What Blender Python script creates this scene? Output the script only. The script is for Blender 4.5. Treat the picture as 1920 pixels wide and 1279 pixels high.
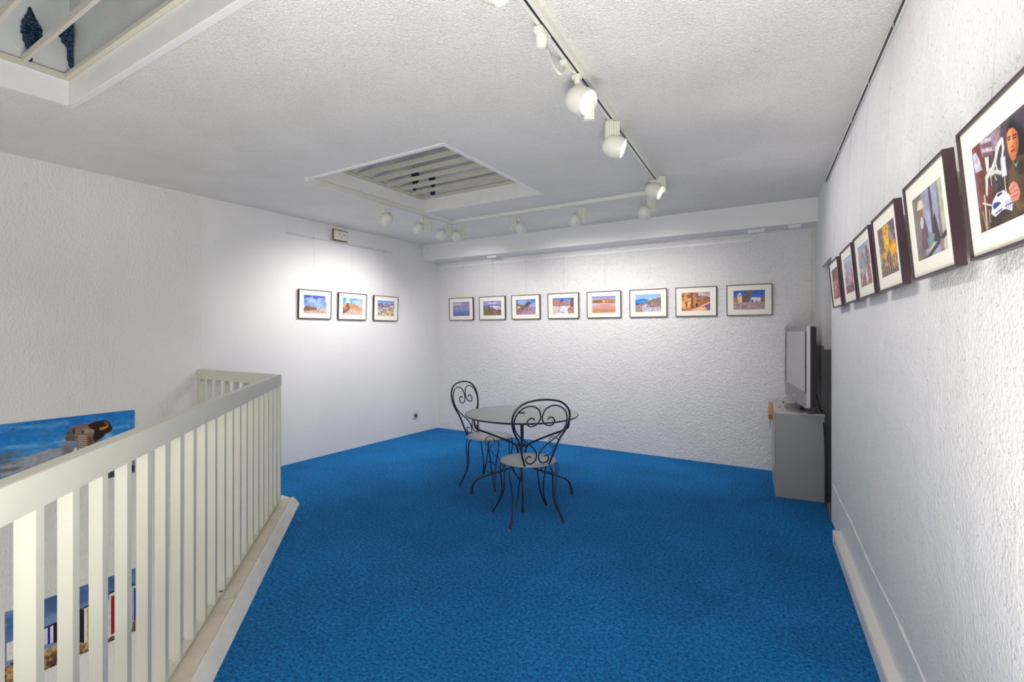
import bpy, bmesh, math, random
import numpy as np
from mathutils import Vector, Matrix
random.seed(7)
for o in list(bpy.data.objects): bpy.data.objects.remove(o)
SC = bpy.context.scene
COL = SC.collection
PI = math.pi
H = 1.43            # camera height
F = 937.0

# ------------------------------------------------------------------ camera, world, exposure
cam = bpy.data.cameras.new('camera'); cam.sensor_width = 36; cam.lens = F/1920*36
cam.shift_y = -14.5/1920; cam.clip_start = .03
co = bpy.data.objects.new('camera', cam); COL.objects.link(co)
co.location = (0, 0, H); co.rotation_euler = (PI/2, 0, math.radians(31.73)); SC.camera = co
SC.view_settings.view_transform = 'Standard'; SC.view_settings.look = 'None'
SC.view_settings.gamma = 1; SC.view_settings.use_curve_mapping = False
SC.view_settings.exposure = 0.36
W = bpy.data.worlds.new('world'); SC.world = W; W.use_nodes = True
W.node_tree.nodes['Background'].inputs[0].default_value = (1, .97, .93, 1)
W.node_tree.nodes['Background'].inputs[1].default_value = .74

def area_light(name, loc, rot, sx, sy, power, color=(1, 1, 1)):
    l = bpy.data.lights.new(name, 'AREA'); l.shape = 'RECTANGLE'; l.size = sx; l.size_y = sy
    l.energy = power; l.color = color
    o = bpy.data.objects.new(name, l); COL.objects.link(o); o.location = loc; o.rotation_euler = rot
    return o
# added fill light below the camera, turned up to brighten ceiling and railing
area_light('ceiling_fill', (-.10, .12, .60), (math.radians(172), 0, math.radians(20)), .8, .8, 64, (1, .95, .88))
# added unseen light in the stairwell, its bounce lifting ceiling and railing
area_light('stairwell_fill', (-1.6, -.2, -.45), (0, 0, 0), 1.2, 1.2, 60, (1, .97, .93))
SPOT_POWER = 33

# ------------------------------------------------------------------ measuring helpers
def ray(px, py):
    a = (px-960)/F; b = (625-py)/F
    return Vector((.8505*a-.526, .5257*a+.8507, b))
def on_z(px, py, z):
    r = ray(px, py); return r*((z-H)/r.z) + Vector((0, 0, H))
def on_u(px, py, u):
    r = ray(px, py); return r*(u/r.x) + Vector((0, 0, H))
def on_v(px, py, v):
    r = ray(px, py); return r*(v/r.y) + Vector((0, 0, H))
def at(px, py, depth):
    return ray(px, py)*depth + Vector((0, 0, H))
def C(x, z):
    return Vector((.8505*x-.526*z, .5257*x+.8507*z, 0))
RP = Vector((.0677, 4.543, 0)); RD = Vector((-.0923, .99573, 0)); RN = Vector((-.99573, -.0923, 0))
def rw(t, o=0, z=0): return RP + RD*t + RN*o + Vector((0, 0, z))
def depth_of(p): return -.526*p.x + .8507*p.y

# ------------------------------------------------------------------ object helpers
def link(name, me, m=None, parent=None, smooth=False):
    o = bpy.data.objects.new(name, me); COL.objects.link(o)
    if m: me.materials.append(m)
    if parent: o.parent = parent
    if smooth:
        for p in me.polygons: p.use_smooth = True
    return o
def tag(o, label=None, cat=None, group=None, kind=None):
    if label: o['label'] = label
    if cat: o['category'] = cat
    if group: o['group'] = group
    if kind: o['kind'] = kind
    return o
def thing(name, label, cat, loc=(0, 0, 0), rz=0, group=None):
    o = bpy.data.objects.new(name, None); COL.objects.link(o); o.empty_display_size = .1
    o.location = loc; o.rotation_euler = (0, 0, rz)
    return tag(o, label, cat, group)
class MB:
    def __init__(s): s.v = []; s.f = []
    def box(s, a, b, R=None):
        n = len(s.v)
        for z in (a[2], b[2]):
            for x, y in ((a[0], a[1]), (b[0], a[1]), (b[0], b[1]), (a[0], b[1])):
                p = Vector((x, y, z)); s.v.append(R @ p if R else p)
        s.f += [tuple(n+i for i in q) for q in ((3,2,1,0),(4,5,6,7),(0,1,5,4),(1,2,6,5),(2,3,7,6),(3,0,4,7))]
        return s
    def cbox(s, c, d, R=None):
        c = Vector(c); d = Vector(d)/2
        return s.box(c-d, c+d, R)
    def prism(s, poly, z0, z1):
        n = len(s.v); k = len(poly)
        for z in (z0, z1):
            for p in poly: s.v.append(Vector((p[0], p[1], z)))
        a = sum(poly[i][0]*poly[(i+1) % k][1]-poly[(i+1) % k][0]*poly[i][1] for i in range(k))
        s.f.append(tuple(range(n, n+k))[::-1 if a > 0 else 1]); s.f.append(tuple(range(n+k, n+2*k))[::1 if a > 0 else -1])
        for i in range(k):
            j = (i+1) % k; q = (n+i, n+j, n+k+j, n+k+i)
            s.f.append(q if a > 0 else q[::-1])
        return s
    def hexa(s, bot, top):          # 4 bottom points, 4 top points (ccw)
        n = len(s.v); s.v += [Vector(p) for p in bot+top]
        s.f += [tuple(n+i for i in q) for q in ((3,2,1,0),(4,5,6,7),(0,1,5,4),(1,2,6,5),(2,3,7,6),(3,0,4,7))]
        return s
    def tube(s, pts, r, seg=8, closed=False, caps=True):
        pts = [Vector(p) for p in pts]; k = len(pts); n0 = len(s.v)
        rr = r if isinstance(r, (list, tuple)) else [r]*k
        up = None
        for i, p in enumerate(pts):
            a = pts[i-1] if (i > 0 or closed) else p
            b = pts[(i+1) % k] if (i < k-1 or closed) else p
            t = (b-a).normalized()
            if up is None:
                up = Vector((0, 0, 1)) if abs(t.z) < .9 else Vector((1, 0, 0))
            up = (up - t*up.dot(t)).normalized(); w = t.cross(up)
            for j in range(seg):
                c = 2*PI*j/seg; s.v.append(p + (up*math.cos(c)+w*math.sin(c))*rr[i])
        for i in range(k if closed else k-1):
            for j in range(seg):
                a = n0+i*seg+j; b = n0+i*seg+(j+1) % seg
                i2 = (i+1) % k; c = n0+i2*seg+(j+1) % seg; d = n0+i2*seg+j
                s.f.append((a, d, c, b)[::-1])
        if caps and not closed:
            s.f.append(tuple(n0+j for j in range(seg))[::-1]); s.f.append(tuple(n0+(k-1)*seg+j for j in range(seg)))
        return s
    def lathe(s, prof, seg=24, M=None):     # prof: (r, z) list; M maps local to parent
        n0 = len(s.v)
        for r, z in prof:
            for j in range(seg):
                c = 2*PI*j/seg; p = Vector((r*math.cos(c), r*math.sin(c), z)); s.v.append(M @ p if M else p)
        for i in range(len(prof)-1):
            for j in range(seg):
                a = n0+i*seg+j; b = n0+i*seg+(j+1) % seg
                s.f.append((a, b, b+seg, a+seg))
        if prof[0][0] > 1e-6: s.f.append(tuple(n0+j for j in range(seg))[::-1])
        if prof[-1][0] > 1e-6: s.f.append(tuple(n0+(len(prof)-1)*seg+j for j in range(seg)))
        return s
    def build(s, name, m=None, parent=None, smooth=False, bevel=0):
        me = bpy.data.meshes.new(name); me.from_pydata([tuple(v) for v in s.v], [], s.f); me.validate(); me.update()
        if smooth or bevel:
            bm = bmesh.new(); bm.from_mesh(me)
            if smooth: bmesh.ops.remove_doubles(bm, verts=bm.verts, dist=1e-6)
            if bevel: bmesh.ops.bevel(bm, geom=bm.edges[:], offset=bevel, segments=2, affect='EDGES', clamp_overlap=True)
            bm.to_mesh(me); bm.free()
        o = link(name, me, m, parent)
        if smooth:
            try:
                for p in me.polygons: p.use_smooth = True
                me.set_sharp_from_angle(angle=math.radians(40))
            except Exception: pass
        return o
def spline(pts, n=6, closed=False):
    P = [Vector(p) for p in pts]; out = []; k = len(P)
    for i in range(k if closed else k-1):
        p1 = P[i]; p2 = P[(i+1) % k]
        p0 = P[i-1] if (i > 0 or closed) else p1*2-p2
        p3 = P[(i+2) % k] if (i+2 < k or closed) else p2*2-p1
        for j in range(n):
            t = j/n
            out.append(.5*((2*p1)+(p2-p0)*t+(2*p0-5*p1+4*p2-p3)*t*t+(3*p1-p0-3*p2+p3)*t**3))
    if not closed: out.append(P[-1])
    return out

# ------------------------------------------------------------------ materials
def lin(c): return tuple((x/12.92 if x <= .04045 else ((x+.055)/1.055)**2.4) for x in c)
def s8(r, g, b): return lin((r/255, g/255, b/255))
def mat(name, col, rough=.6, metal=0, bump=None, var=0, vscale=3, spec=.5, coat=0, stretch=(1, 1, 1), mott=None):
    """bump: list of (scale, strength, distance, kind)"""
    m = bpy.data.materials.new(name); m.use_nodes = True; nt = m.node_tree; N = nt.nodes; L = nt.links
    b = N['Principled BSDF']; b.inputs['Base Color'].default_value = (*col, 1)
    b.inputs['Roughness'].default_value = rough; b.inputs['Metallic'].default_value = metal
    b.inputs['Specular IOR Level'].default_value = spec
    if coat: b.inputs['Coat Weight'].default_value = coat; b.inputs['Coat Roughness'].default_value = .08
    g = N.new('ShaderNodeNewGeometry')
    mp = N.new('ShaderNodeMapping'); mp.inputs['Scale'].default_value = stretch; L.new(g.outputs['Position'], mp.inputs[0])
    if var:
        n = N.new('ShaderNodeTexNoise'); n.inputs['Scale'].default_value = vscale; n.inputs['Detail'].default_value = 6
        L.new(mp.outputs[0], n.inputs['Vector'])
        r = N.new('ShaderNodeMapRange'); r.inputs[1].default_value = .3; r.inputs[2].default_value = .7
        r.inputs[3].default_value = 1-var; r.inputs[4].default_value = 1+var; L.new(n.outputs[0], r.inputs[0])
        x = N.new('ShaderNodeMix'); x.data_type = 'RGBA'; x.blend_type = 'MULTIPLY'; x.inputs[0].default_value = 1
        x.inputs[6].default_value = (*col, 1); L.new(r.outputs[0], x.inputs[7]); L.new(x.outputs[2], b.inputs['Base Color'])
    prev = None
    for (sc, st, di, kind) in (bump or []):
        if kind == 'voronoi':
            t = N.new('ShaderNodeTexVoronoi'); t.inputs['Scale'].default_value = sc; out = t.outputs['Distance']
        elif kind == 'pit':
            t = N.new('ShaderNodeTexNoise'); t.inputs['Scale'].default_value = sc; t.inputs['Detail'].default_value = 2
            rm = N.new('ShaderNodeMapRange'); rm.inputs[1].default_value = .28; rm.inputs[2].default_value = .35
            L.new(t.outputs[0], rm.inputs[0]); out = rm.outputs[0]
        else:
            t = N.new('ShaderNodeTexNoise'); t.inputs['Scale'].default_value = sc; t.inputs['Detail'].default_value = 3
            t.inputs['Distortion'].default_value = 1.2 if kind == 'worm' else 0; out = t.outputs[0]
        L.new(mp.outputs[0], t.inputs['Vector'])
        bp = N.new('ShaderNodeBump'); bp.inputs['Strength'].default_value = st; bp.inputs['Distance'].default_value = di
        L.new(out, bp.inputs['Height'])
        if prev: L.new(prev.outputs[0], bp.inputs['Normal'])
        prev = bp
    if prev: L.new(prev.outputs[0], b.inputs['Normal'])
    return m
WHITE = (.80, .795, .79)
M_left = mat('smooth_plaster', WHITE, .75, bump=[(45, .35, .006, 'n')], var=.02, vscale=2, stretch=(1, 1, .55))
M_leftrough = mat('rough_plaster', (.79, .785, .775), .75, bump=[(70, .7, .011, 'n')], var=.03, vscale=2, stretch=(1, 1, .5))
M_back = mat('roughcast_plaster', (.80, .79, .79), .7, bump=[(38, .9, .017, 'worm'), (9, .3, .02, 'n')], var=.02, vscale=1.5)
M_right = mat('pitted_plaster', (.79, .79, .80), .65, bump=[(80, .7, .006, 'n'), (70, .7, .005, 'pit'), (7, .35, .02, 'n')], var=.03, vscale=9)
M_ceil = mat('stippled_ceiling', (.84, .82, .79), .55, bump=[(85, 1, .0095, 'worm'), (8, .25, .02, 'n')], var=.04, vscale=2.5)
M_beam = mat('beam_paint', (.78, .78, .78), .7, bump=[(40, .25, .005, 'n')])
M_trim = mat('white_gloss_trim', (.82, .82, .82), .35, var=.03, vscale=12)
M_rail = mat('cream_metal_paint', s8(206, 206, 192), .4, bump=[(90, .08, .002, 'n')], var=.025, vscale=7)
M_kerb = mat('kerb_plaster', s8(232, 229, 222), .6, bump=[(35, .5, .008, 'n')], var=.07, vscale=9)
M_kerbtop = mat('worn_kerb_top', s8(216, 205, 188), .55, bump=[(30, .25, .004, 'n')], var=.10, vscale=11)
M_pipe = mat('pvc_trunking', s8(236, 235, 232), .4, var=.02, vscale=6)
M_spot = mat('spot_white_enamel', s8(222, 223, 214), .35)
M_spotd = mat('spot_grey_box', s8(196, 198, 184), .45)
M_slot = mat('track_slot_dark', (.02, .018, .02), .5)
M_alu = mat('aluminium_rail', (.55, .55, .56), .35, .7)
M_dark = mat('rail_black', (.02, .02, .02), .5)  # plain black of the right rail's groove and lip, and of the corner strip
M_wire = mat('nylon_wire', (.5, .5, .5), .4)
M_frame = mat('plum_brown_frame', s8(56, 40, 48), .4)
M_fback = mat('frame_backing', s8(150, 128, 78), .7)
M_matb = mat('cream_mount', s8(240, 236, 224), .8)
M_iron = mat('dark_blue_iron', s8(44, 46, 66), .35, .45)
M_tab = mat('pale_iron_top', s8(176, 178, 176), .4, .5)
M_foot = mat('foot_cap_grey', s8(110, 120, 135), .5)
M_rub = mat('black_rubber', (.02, .02, .022), .6)
M_cab = mat('grey_laminate', s8(160, 160, 161), .35, var=.05, vscale=2.5)
M_cabtop = mat('pale_laminate_top', s8(206, 203, 200), .4, var=.05, vscale=12)
M_wood = mat('orange_wood', s8(214, 160, 100), .5, var=.12, vscale=30, stretch=(1, 1, .2))
M_brass = mat('brass', s8(150, 84, 30), .35, .7)
M_key = mat('key_metal', s8(120, 105, 110), .3, .9)
M_tvs = mat('tv_silver', s8(150, 145, 150), .35, .4)
M_tvs2 = mat('tv_pale_silver', s8(205, 205, 212), .35, .3)
M_tvb = mat('tv_black', s8(28, 18, 34), .3)
M_scr = mat('tv_screen', (.16, .155, .16), .12, .0, spec=1.0, coat=1)
M_sock = mat('beige_socket', s8(190, 178, 164), .4)
M_socki = mat('socket_brown', s8(78, 60, 48), .5)
M_jbox = mat('aged_plastic', s8(226, 223, 202), .5, var=.06, vscale=40)
M_jboxd = mat('box_gasket_grime', s8(96, 88, 62), .7)
M_post = mat('beige_post', s8(212, 207, 198), .6, bump=[(25, .3, .006, 'n')], var=.05, vscale=8)
M_dado = mat('grey_dado_paint', s8(128, 128, 130), .55, var=.05, vscale=6)
M_door = mat('door_paint', s8(150, 150, 152), .5)
M_cloth = mat('dark_blue_film', s8(22, 58, 86), .28, 0, bump=[(60, 1, .02, 'n')], var=.6, vscale=45)
M_shaft = mat('shaft_boards', s8(222, 226, 226), .6, bump=[(40, .3, .005, 'n')], var=.08, vscale=4)
M_slat = mat('cream_slat', s8(208, 205, 192), .45, var=.04, vscale=20)
M_low = mat('lower_plaster', (.74, .735, .74), .75, bump=[(30, .5, .01, 'n')], var=.03)
M_lowfloor = mat('lower_floor', s8(120, 120, 124), .7, var=.05)

def carpet():
    m = bpy.data.materials.new('blue_carpet'); m.use_nodes = True; nt = m.node_tree; N = nt.nodes; L = nt.links
    b = N['Principled BSDF']; b.inputs['Roughness'].default_value = .95; b.inputs['Specular IOR Level'].default_value = .15
    g = N.new('ShaderNodeNewGeometry')
    def noise(sc, det, st=(1, 1, 1)):
        mp = N.new('ShaderNodeMapping'); mp.inputs['Scale'].default_value = st; L.new(g.outputs['Position'], mp.inputs[0])
        n = N.new('ShaderNodeTexNoise'); n.inputs['Scale'].default_value = sc; n.inputs['Detail'].default_value = det
        L.new(mp.outputs[0], n.inputs['Vector']); return n.outputs[0]
    fine = noise(260, 3, (1, 1, 1)); mid = noise(60, 5); big = noise(1.6, 4)
    add = N.new('ShaderNodeMath'); add.operation = 'MULTIPLY_ADD'; L.new(mid, add.inputs[0]); add.inputs[1].default_value = .6; L.new(fine, add.inputs[2])
    cr = N.new('ShaderNodeValToRGB'); L.new(add.outputs[0], cr.inputs[0])
    cr.color_ramp.elements[0].position = .60; cr.color_ramp.elements[0].color = (*CARPET0, 1)
    cr.color_ramp.elements[1].position = 1.0; cr.color_ramp.elements[1].color = (*CARPET1, 1)
    bk = N.new('ShaderNodeTexBrick'); bk.offset = 0; bk.inputs['Scale'].default_value = 1
    bk.inputs['Color1'].default_value = (.96, .96, .96, 1); bk.inputs['Color2'].default_value = (1.04, 1.04, 1.04, 1)
    bk.inputs['Mortar'].default_value = (.93, .93, .93, 1); bk.inputs['Mortar Size'].default_value = .003
    bk.inputs['Brick Width'].default_value = .5; bk.inputs['Row Height'].default_value = .5
    L.new(g.outputs['Position'], bk.inputs['Vector'])
    x = N.new('ShaderNodeMix'); x.data_type = 'RGBA'; x.blend_type = 'MULTIPLY'; x.inputs[0].default_value = 1
    L.new(cr.outputs[0], x.inputs[6]); L.new(bk.outputs[0], x.inputs[7])
    r = N.new('ShaderNodeMapRange'); r.inputs[1].default_value = .35; r.inputs[2].default_value = .65
    r.inputs[3].default_value = .88; r.inputs[4].default_value = 1.12; L.new(big, r.inputs[0])
    y = N.new('ShaderNodeMix'); y.data_type = 'RGBA'; y.blend_type = 'MULTIPLY'; y.inputs[0].default_value = 1
    L.new(x.outputs[2], y.inputs[6]); L.new(r.outputs[0], y.inputs[7]); L.new(y.outputs[2], b.inputs['Base Color'])
    bp = N.new('ShaderNodeBump'); bp.inputs['Strength'].default_value = .8; bp.inputs['Distance'].default_value = .006
    L.new(add.outputs[0], bp.inputs['Height']); L.new(bp.outputs[0], b.inputs['Normal'])
    return m
CARPET0 = s8(0, 30, 96); CARPET1 = s8(40, 152, 226)
M_carpet = carpet()

def perforated():
    m = mat('perforated_sheet', s8(150, 153, 152), .42, .35); nt = m.node_tree; N = nt.nodes; L = nt.links
    tc = N.new('ShaderNodeTexCoord'); v = N.new('ShaderNodeTexVoronoi'); v.inputs['Scale'].default_value = 110; v.inputs['Randomness'].default_value = .15
    L.new(tc.outputs['Object'], v.inputs['Vector'])
    r = N.new('ShaderNodeMapRange'); r.inputs[1].default_value = .22; r.inputs[2].default_value = .34
    L.new(v.outputs['Distance'], r.inputs[0])
    x = N.new('ShaderNodeMix'); x.data_type = 'RGBA'; x.inputs[6].default_value = (*s8(104, 114, 122), 1); x.inputs[7].default_value = (*s8(222, 226, 226), 1)
    L.new(r.outputs[0], x.inputs[0]); L.new(x.outputs[2], N['Principled BSDF'].inputs['Base Color'])
    return m
M_perf = perforated()

def emis(name, col, st):
    m = bpy.data.materials.new(name); m.use_nodes = True; b = m.node_tree.nodes['Principled BSDF']
    b.inputs['Base Color'].default_value = (.9, .9, .9, 1); b.inputs['Emission Color'].default_value = (*col, 1); b.inputs['Emission Strength'].default_value = st
    return m
M_lamp = emis('lamp_glow', (1, .97, 1), 6)

def glass(name, tint=(1, 1, 1), frost=False):
    m = bpy.data.materials.new(name); m.use_nodes = True; nt = m.node_tree; N = nt.nodes; L = nt.links
    out = N['Material Output']; N.remove(N['Principled BSDF'])
    if frost:
        a = N.new('ShaderNodeBsdfTranslucent'); a.inputs[0].default_value = (*tint, 1); L.new(a.outputs[0], out.inputs[0]); return m
    t = N.new('ShaderNodeBsdfTransparent'); t.inputs[0].default_value = (*tint, 1)
    g = N.new('ShaderNodeBsdfGlossy'); g.inputs['Roughness'].default_value = .03
    f = N.new('ShaderNodeFresnel'); f.inputs[0].default_value = 1.25
    x = N.new('ShaderNodeMixShader'); L.new(f.outputs[0], x.inputs[0]); L.new(t.outputs[0], x.inputs[1]); L.new(g.outputs[0], x.inputs[2])
    L.new(x.outputs[0], out.inputs[0]); return m
M_frost = glass('roof_glazing', (.25, .26, .25), True)
def printmat():
    m = bpy.data.materials.new('photo_print'); m.use_nodes = True; nt = m.node_tree
    a = nt.nodes.new('ShaderNodeVertexColor'); a.layer_name = 'Col'
    b = nt.nodes['Principled BSDF']; b.inputs['Roughness'].default_value = .45; b.inputs['Specular IOR Level'].default_value = .3
    nt.links.new(a.outputs[0], b.inputs['Base Color']); return m
M_print = printmat()

# ------------------------------------------------------------------ printed pictures (flat colour per point of a fine sheet)
rng = np.random.default_rng(5)
def vnoise(X, Y, sx, sy, seed=0):
    r = np.random.default_rng(seed); g = r.random((64, 64))
    x = X*sx; y = Y*sy; xi = np.floor(x).astype(int); yi = np.floor(y).astype(int)
    fx = x-xi; fy = y-yi; fx = fx*fx*(3-2*fx); fy = fy*fy*(3-2*fy)
    G = lambda a, b: g[b % 64, a % 64]
    return (G(xi, yi)*(1-fx)+G(xi+1, yi)*fx)*(1-fy)+(G(xi, yi+1)*(1-fx)+G(xi+1, yi+1)*fx)*fy
class Pic:
    def __init__(s, w, h):
        s.X, s.Y = np.meshgrid((np.arange(w))/(w-1), (np.arange(h))/(h-1)); s.c = np.zeros((h, w, 3)); s.w = w; s.h = h
    def put(s, m, col):
        m = np.clip(m, 0, 1)[..., None]; s.c = s.c*(1-m)+np.array(col, float)/255*m; return s
    def grad(s, y0, y1, c0, c1):       # y up, 0..1
        m = (s.Y >= y0) & (s.Y <= y1); t = ((s.Y-y0)/(y1-y0))[..., None]
        g = (np.array(c0)*(1-t)+np.array(c1)*t)/255; s.c = np.where(m[..., None], g, s.c); return s
    def poly(s, pts, col, a=1, tex=None):
        m = np.zeros(s.X.shape, bool); k = len(pts)
        for i in range(k):
            x0, y0 = pts[i]; x1, y1 = pts[(i+1) % k]
            if y0 == y1: continue
            c = ((s.Y > y0) != (s.Y > y1)) & (s.X < (x1-x0)*(s.Y-y0)/(y1-y0)+x0); m ^= c
        m = m*a*1.0
        if tex is not None: m = m*tex
        return s.put(m, col)
    def ell(s, x, y, rx, ry, col, soft=.15, a=1):
        d = np.sqrt(((s.X-x)/rx)**2+((s.Y-y)/ry)**2); return s.put(np.clip((1-d)/soft, 0, 1)*a, col)
    def line(s, x0, y0, x1, y1, w, col, a=1):
        dx = x1-x0; dy = y1-y0; t = np.clip(((s.X-x0)*dx+(s.Y-y0)*dy)/(dx*dx+dy*dy), 0, 1)
        asp = s.w/s.h
        d = np.sqrt(((s.X-x0-t*dx)*asp)**2+(s.Y-y0-t*dy)**2); return s.put(np.clip((w-d)/w*2, 0, 1)*a, col)
    def n(s, sx, sy, seed): return vnoise(s.X, s.Y, sx, sy, seed)
    def cloud(s, y0, y1, sx, sy, seed, col, a=.9, thr=.45):
        m = np.clip((s.n(sx, sy, seed)*.65+s.n(sx*3, sy*3, seed+1)*.35-thr)*4, 0, 1)*a
        return s.put(m*((s.Y > y0) & (s.Y < y1)), col)
    def mottle(s, y0, y1, sx, sy, seed, amt):
        k = 1+(s.n(sx, sy, seed)-.5)*2*amt; s.c = np.clip(s.c*np.where((s.Y > y0) & (s.Y < y1), k, 1)[..., None], 0, 1); return s
def sheet(name, pic, w, h, parent, loc, lift=0):
    """printed sheet facing -y, centred at loc"""
    nx, ny = pic.w, pic.h
    xs = np.linspace(-w/2, w/2, nx); zs = np.linspace(-h/2, h/2, ny)
    XX, ZZ = np.meshgrid(xs, zs); V = np.zeros((nx*ny, 3)); V[:, 0] = XX.ravel(); V[:, 2] = ZZ.ravel()
    i = np.arange(nx*ny).reshape(ny, nx); Q = np.stack([i[:-1, :-1], i[:-1, 1:], i[1:, 1:], i[1:, :-1]], -1).reshape(-1, 4)
    me = bpy.data.meshes.new(name); me.from_pydata(V.tolist(), [], Q.tolist()); me.update()
    c = pic.c.reshape(-1, 3)*(1-lift)+lift*.86; L = np.where(c <= .04045, c/12.92, ((c+.055)/1.055)**2.4)
    at_ = me.color_attributes.new('Col', 'FLOAT_COLOR', 'POINT')
    buf = np.ones((nx*ny, 4), dtype=np.float32); buf[:, :3] = L; at_.data.foreach_set('color', buf.ravel())
    o = link(name, me, M_print, parent); o.location = loc
    return o

# ================================================================== THE SETTING
CE = 2.715           # ceiling height
UL = -4.944          # left wall
VB = 5.845           # back wall
VS = 2.46            # far edge of the stair opening
K0 = Vector((-3.74, 2.474, 0)); KD = Vector((.7220, -.6922, 0)).normalized(); KN = Vector((.6922, .7220, 0)).normalized()  # railing line, KN towards the carpet
def kl(s, o=0, z=0): return K0 + KD*s + KN*o + Vector((0, 0, z))
SEND = 4.55
def struct(o): o['kind'] = 'structure'; return o

e = kl(SEND, -.05); b0 = kl(0, -.05)
poly = [(UL, VS), (b0.x, VS), (b0.x, b0.y), (e.x, e.y), tuple(rw(-5.45)[:2]), tuple(rw(1.308)[:2]), (UL, VB)]
fl = struct(MB().prism(poly, -.012, 0).build('floor', M_carpet)); fl['label'] = 'blue ribbed carpet covering the gallery floor'
struct(MB().prism([(p[0], p[1]) for p in poly], -.30, -.0125).build('floor_slab', M_low))
struct(MB().box((UL, -2.2, -2.82), (1.2, VS, -2.7)).build('floor_lower', M_lowfloor))
struct(MB().box((UL-.2, VS, -2.7), (1.2, VS+.15, -.30)).build('wall_lower', M_low))
# left wall: rough part beside the stairwell, smooth part beyond
wl = struct(MB().box((UL-.2, VS-.01, -.3), (UL, VB+.2, CE)).build('wall_left', M_left))
wr_ = MB().box((UL-.2, -2.2, -.29), (UL+.004, VS-.01, CE)).box((UL-.2, -2.2, -.508), (UL-.008, VS-.01, -.29)).box((UL-.2, -2.2, -2.7), (UL-.020, VS-.01, -.508))
struct(wr_.build('wall_left_stairwell', M_leftrough))
struct(MB().box((UL, VB, -.3), (.35, VB+.2, CE)).build('wall_back', M_back))
# right wall, with the doorway
def rbox(mb, t0, t1, o0, o1, z0, z1):
    a = [rw(t0, o0, z0), rw(t1, o0, z0), rw(t1, o1, z0), rw(t0, o1, z0)]
    b = [rw(t0, o0, z1), rw(t1, o0, z1), rw(t1, o1, z1), rw(t0, o1, z1)]
    return mb.hexa(a, b)
DT0, DT1, DH = 0.0, .712, 2.02
mb = MB(); rbox(mb, -6.2, DT0, 0, -.22, -.3, CE); rbox(mb, DT0, DT1, 0, -.22, DH, CE); rbox(mb, DT1, 1.31, 0, -.22, -.3, CE)
struct(mb.build('wall_right', M_right))
# rounded plaster ridge low on the right wall and a couple of plaster seams
ridge = []
for i in range(30):
    t = -.1-2.6*i/29; ridge.append(rw(t, .0, .30-.035*math.sin(i*.5)*.2-.02*i/29))
struct(MB().tube(ridge, [.006+.002*math.sin(i*1.7) for i in range(30)], 6).build('wall_right_seam', M_right))
# grey paint low on the far jamb, doorway reveal and door
struct(rbox(MB(), DT1-.002, DT1, -.0, -.2, 0, 1.32).build('trim_1', M_dado))
struct(rbox(MB(), DT1+.0, 1.2, .002, 0, 0, 1.32).build('trim_2', M_dado))
struct(rbox(MB(), DT0, DT1, .0, -.18, -.012, 0).build('floor_threshold', M_lowfloor))
d = struct(rbox(MB(), DT0, DT1, -.18, -.22, 0, DH).build('door_1', M_door)); d['label'] = 'grey door closed in the doorway of the right wall'
# ceiling with two square roof openings
US0, US1 = -3.59, -2.19
ROOF = [(2.65, 4.02, US0, US1), (-.32, 1.08, US0, -1.62)]
mb = MB()
def cslab(a, b, c, d): mb.box((a, c, CE), (b, d, CE+.12))
RU = 1.1
cslab(UL-.2, US0, -2.2, VB+.2)
cslab(US0, US1, -2.2, -.32); cslab(US0, US1, 1.08, 2.65); cslab(US0, US1, 4.02, VB+.2)
cslab(US1, -1.62, -2.2, -.32); cslab(US1, -1.62, 1.08, VB+.2)
cslab(-1.62, RU, -2.2, VB+.2)
struct(mb.build('ceiling', M_ceil))
struct(MB().box((UL, 5.52, 2.486), (.32, VB, CE)).build('ceiling_beam', M_beam))
# beige corner post at the back wall's right end; added black strip for the gap
p1 = on_v(1521, 600, VB); p2 = on_v(1533, 600, VB)
struct(MB().box((p1.x, VB-.03, 0), (p2.x, VB, 2.486)).build('trim_3', M_post))
pp = on_v(1534.6, 600, VB-.02)
tag(MB().tube([(pp.x-.004, VB-.03, .02), (pp.x-.004, VB-.03, 2.45)], .008, 8).build('corner_gap_strip', M_dark, smooth=True),
    'thin dark strip standing in for the gap up the corner beside the beige post', 'pipe')
rp = [rw(1.16+.012*math.sin(i*.9), .02, .02+1.28*i/24) for i in range(25)]
tag(MB().tube(rp, .016, 8).build('corner_sheath', M_post, smooth=True), 'pale uneven cable sheath in the corner behind the television', 'pipe')

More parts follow.
